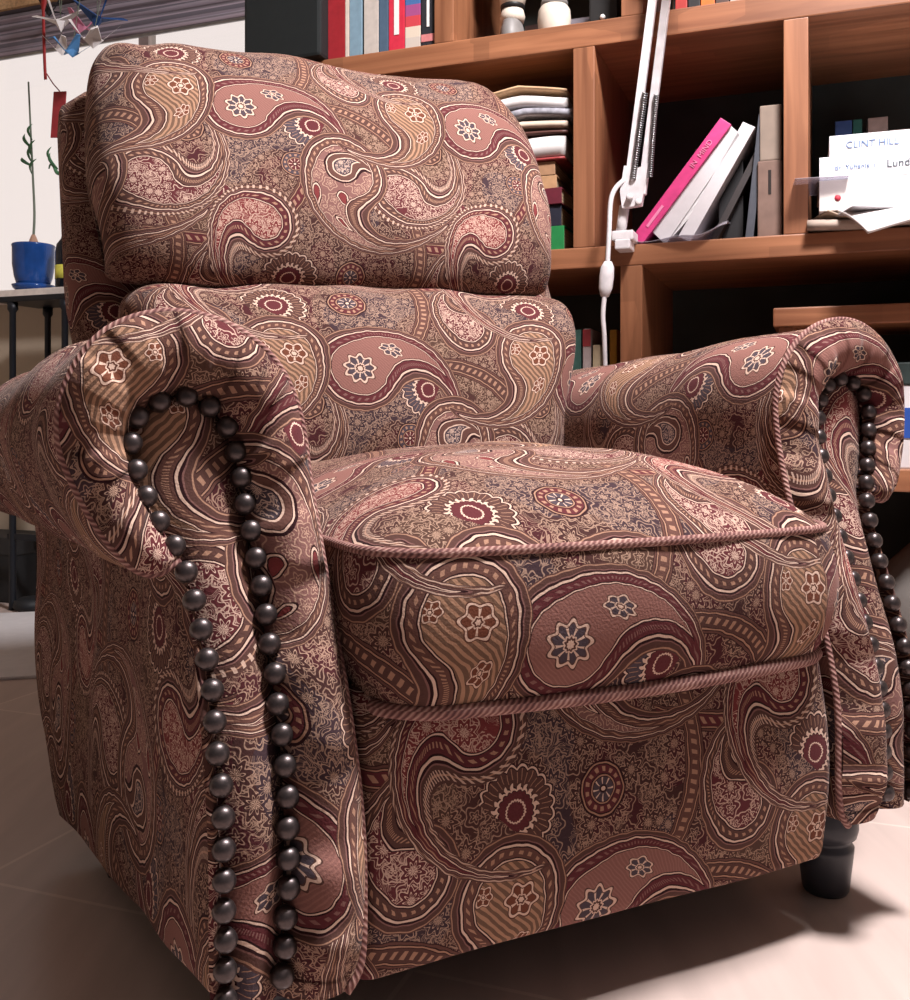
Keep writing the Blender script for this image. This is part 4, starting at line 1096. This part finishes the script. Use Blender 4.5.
# upper arm and shade, above the frame
el = (t0 + t1) / 2; hd = el + Vector((.30, -.42, .02))
lathe('elbow', [(0, -.02), (.03, -.02), (.03, .02), (0, .02)], WHITEM, lp, 20, Matrix.Translation(el + Vector((0, -.012, 0))) @ Matrix.Rotation(R(90), 4, 'X'))
tube('upper_arm', [el + Vector((.012, -.02, .01)), hd + Vector((.01, 0, .04))], .009, WHITEM, lp, 10); tube('upper_arm', [el + Vector((-.012, -.02, -.01)), hd + Vector((-.01, 0, .02))], .009, WHITEM, lp, 10)
Msh = Matrix.Translation(hd + Vector((0, 0, -.06)))
lathe('shade', [(.085, -.05), (.082, -.05), (.060, .03), (.034, .075), (.034, .11), (.037, .11), (.038, .076), (.064, .032), (.0865, -.05)], WHITEM, lp, 32, Msh)
BULBM = bpy.data.materials.new('lamp_bulb_glow'); BULBM.use_nodes = True; bn = BULBM.node_tree.nodes['Principled BSDF']; bn.inputs['Emission Color'].default_value = (1, .93, .88, 1); bn.inputs['Emission Strength'].default_value = 12
lathe('bulb', [(0, -.03), (.015, -.028), (.026, -.01), (.024, .012), (.013, .035), (.013, .07), (0, .07)], BULBM, lp, 20, Msh)
LAMP_POS = lp.matrix_world @ (hd) if False else W(hd.x, LD + hd.y, hd.z - .06)
# ------------------------------------------------------------------ camera, light, render look
cd = bpy.data.cameras.new('camera'); cam = bpy.data.objects.new('camera', cd); C.objects.link(cam)
cam.location = (0, 0, .58); cam.rotation_euler = (R(90), 0, 0)
cd.sensor_width = 36; cd.lens = 36.0; cd.shift_y = -.075; cd.clip_start = .01
bpy.context.scene.camera = cam

w = bpy.data.worlds.new('world'); bpy.context.scene.world = w; w.use_nodes = True; nt = w.node_tree
bg = nt.nodes['Background']
tc = ND(nt, 'ShaderNodeTexCoord'); dp = ND(nt, 'ShaderNodeVectorMath', operation='DOT_PRODUCT'); dp.inputs[1].default_value = (.3525, .936, .1)
nt.links.new(tc.outputs['Generated'], dp.inputs[0])
rm = ND(nt, 'ShaderNodeValToRGB'); e = rm.color_ramp.elements
e[0].position = .05; e[0].color = (.098, .090, .093, 1); e[1].position = .35; e[1].color = (.80, .685, .655, 1)
nt.links.new(dp.outputs['Value'], rm.inputs[0]); nt.links.new(rm.outputs[0], bg.inputs[0]); 
dl = ND(nt, 'ShaderNodeVectorMath', operation='DOT_PRODUCT'); dl.inputs[1].default_value = (1, 0, 0); nt.links.new(tc.outputs['Generated'], dl.inputs[0])
k = X(nt, dl.outputs['Value']) * 0.55 + 0.65                   # the far side of the room, away from the lamps, is dimmer
k = k.max(.15).max(X(nt, dp.outputs['Value']) * 4.0 - 1.0).min(1.3)
nt.links.new(k.s, bg.inputs[1])

def area(name, loc, target, size, energy, col):
    l = bpy.data.lights.new(name, 'AREA'); l.energy = energy; l.size = size; l.color = col; l.shape = 'DISK'
    o = bpy.data.objects.new(name, l); C.objects.link(o); o.location = loc
    o.rotation_euler = (Vector(target) - Vector(loc)).to_track_quat('-Z', 'Y').to_euler(); return o
area('ceiling_lamp_light', (.75, .80, 2.62), (.3, 1.2, .4), .45, 142, (1, .96, .965))
sc = bpy.context.scene
sc.view_settings.view_transform = 'Standard'; sc.view_settings.look = 'None'; sc.view_settings.gamma = 1; sc.view_settings.exposure = 0
sc.view_settings.use_curve_mapping = False
sc.cycles.max_bounces = 6; sc.cycles.diffuse_bounces = 3; sc.cycles.glossy_bounces = 2; sc.cycles.transmission_bounces = 4; sc.cycles.transparent_max_bounces = 6
sc.cycles.sample_clamp_indirect = 6
l = bpy.data.lights.new('lamp_bulb_light', 'SPOT'); l.energy = 12; l.spot_size = R(120); l.spot_blend = .4; l.shadow_soft_size = .03; l.color = (1, .95, .92)
o = bpy.data.objects.new('lamp_bulb_light', l); C.objects.link(o); o.location = LAMP_POS + Vector((0, 0, -.04)); o.rotation_euler = (0, 0, 0)
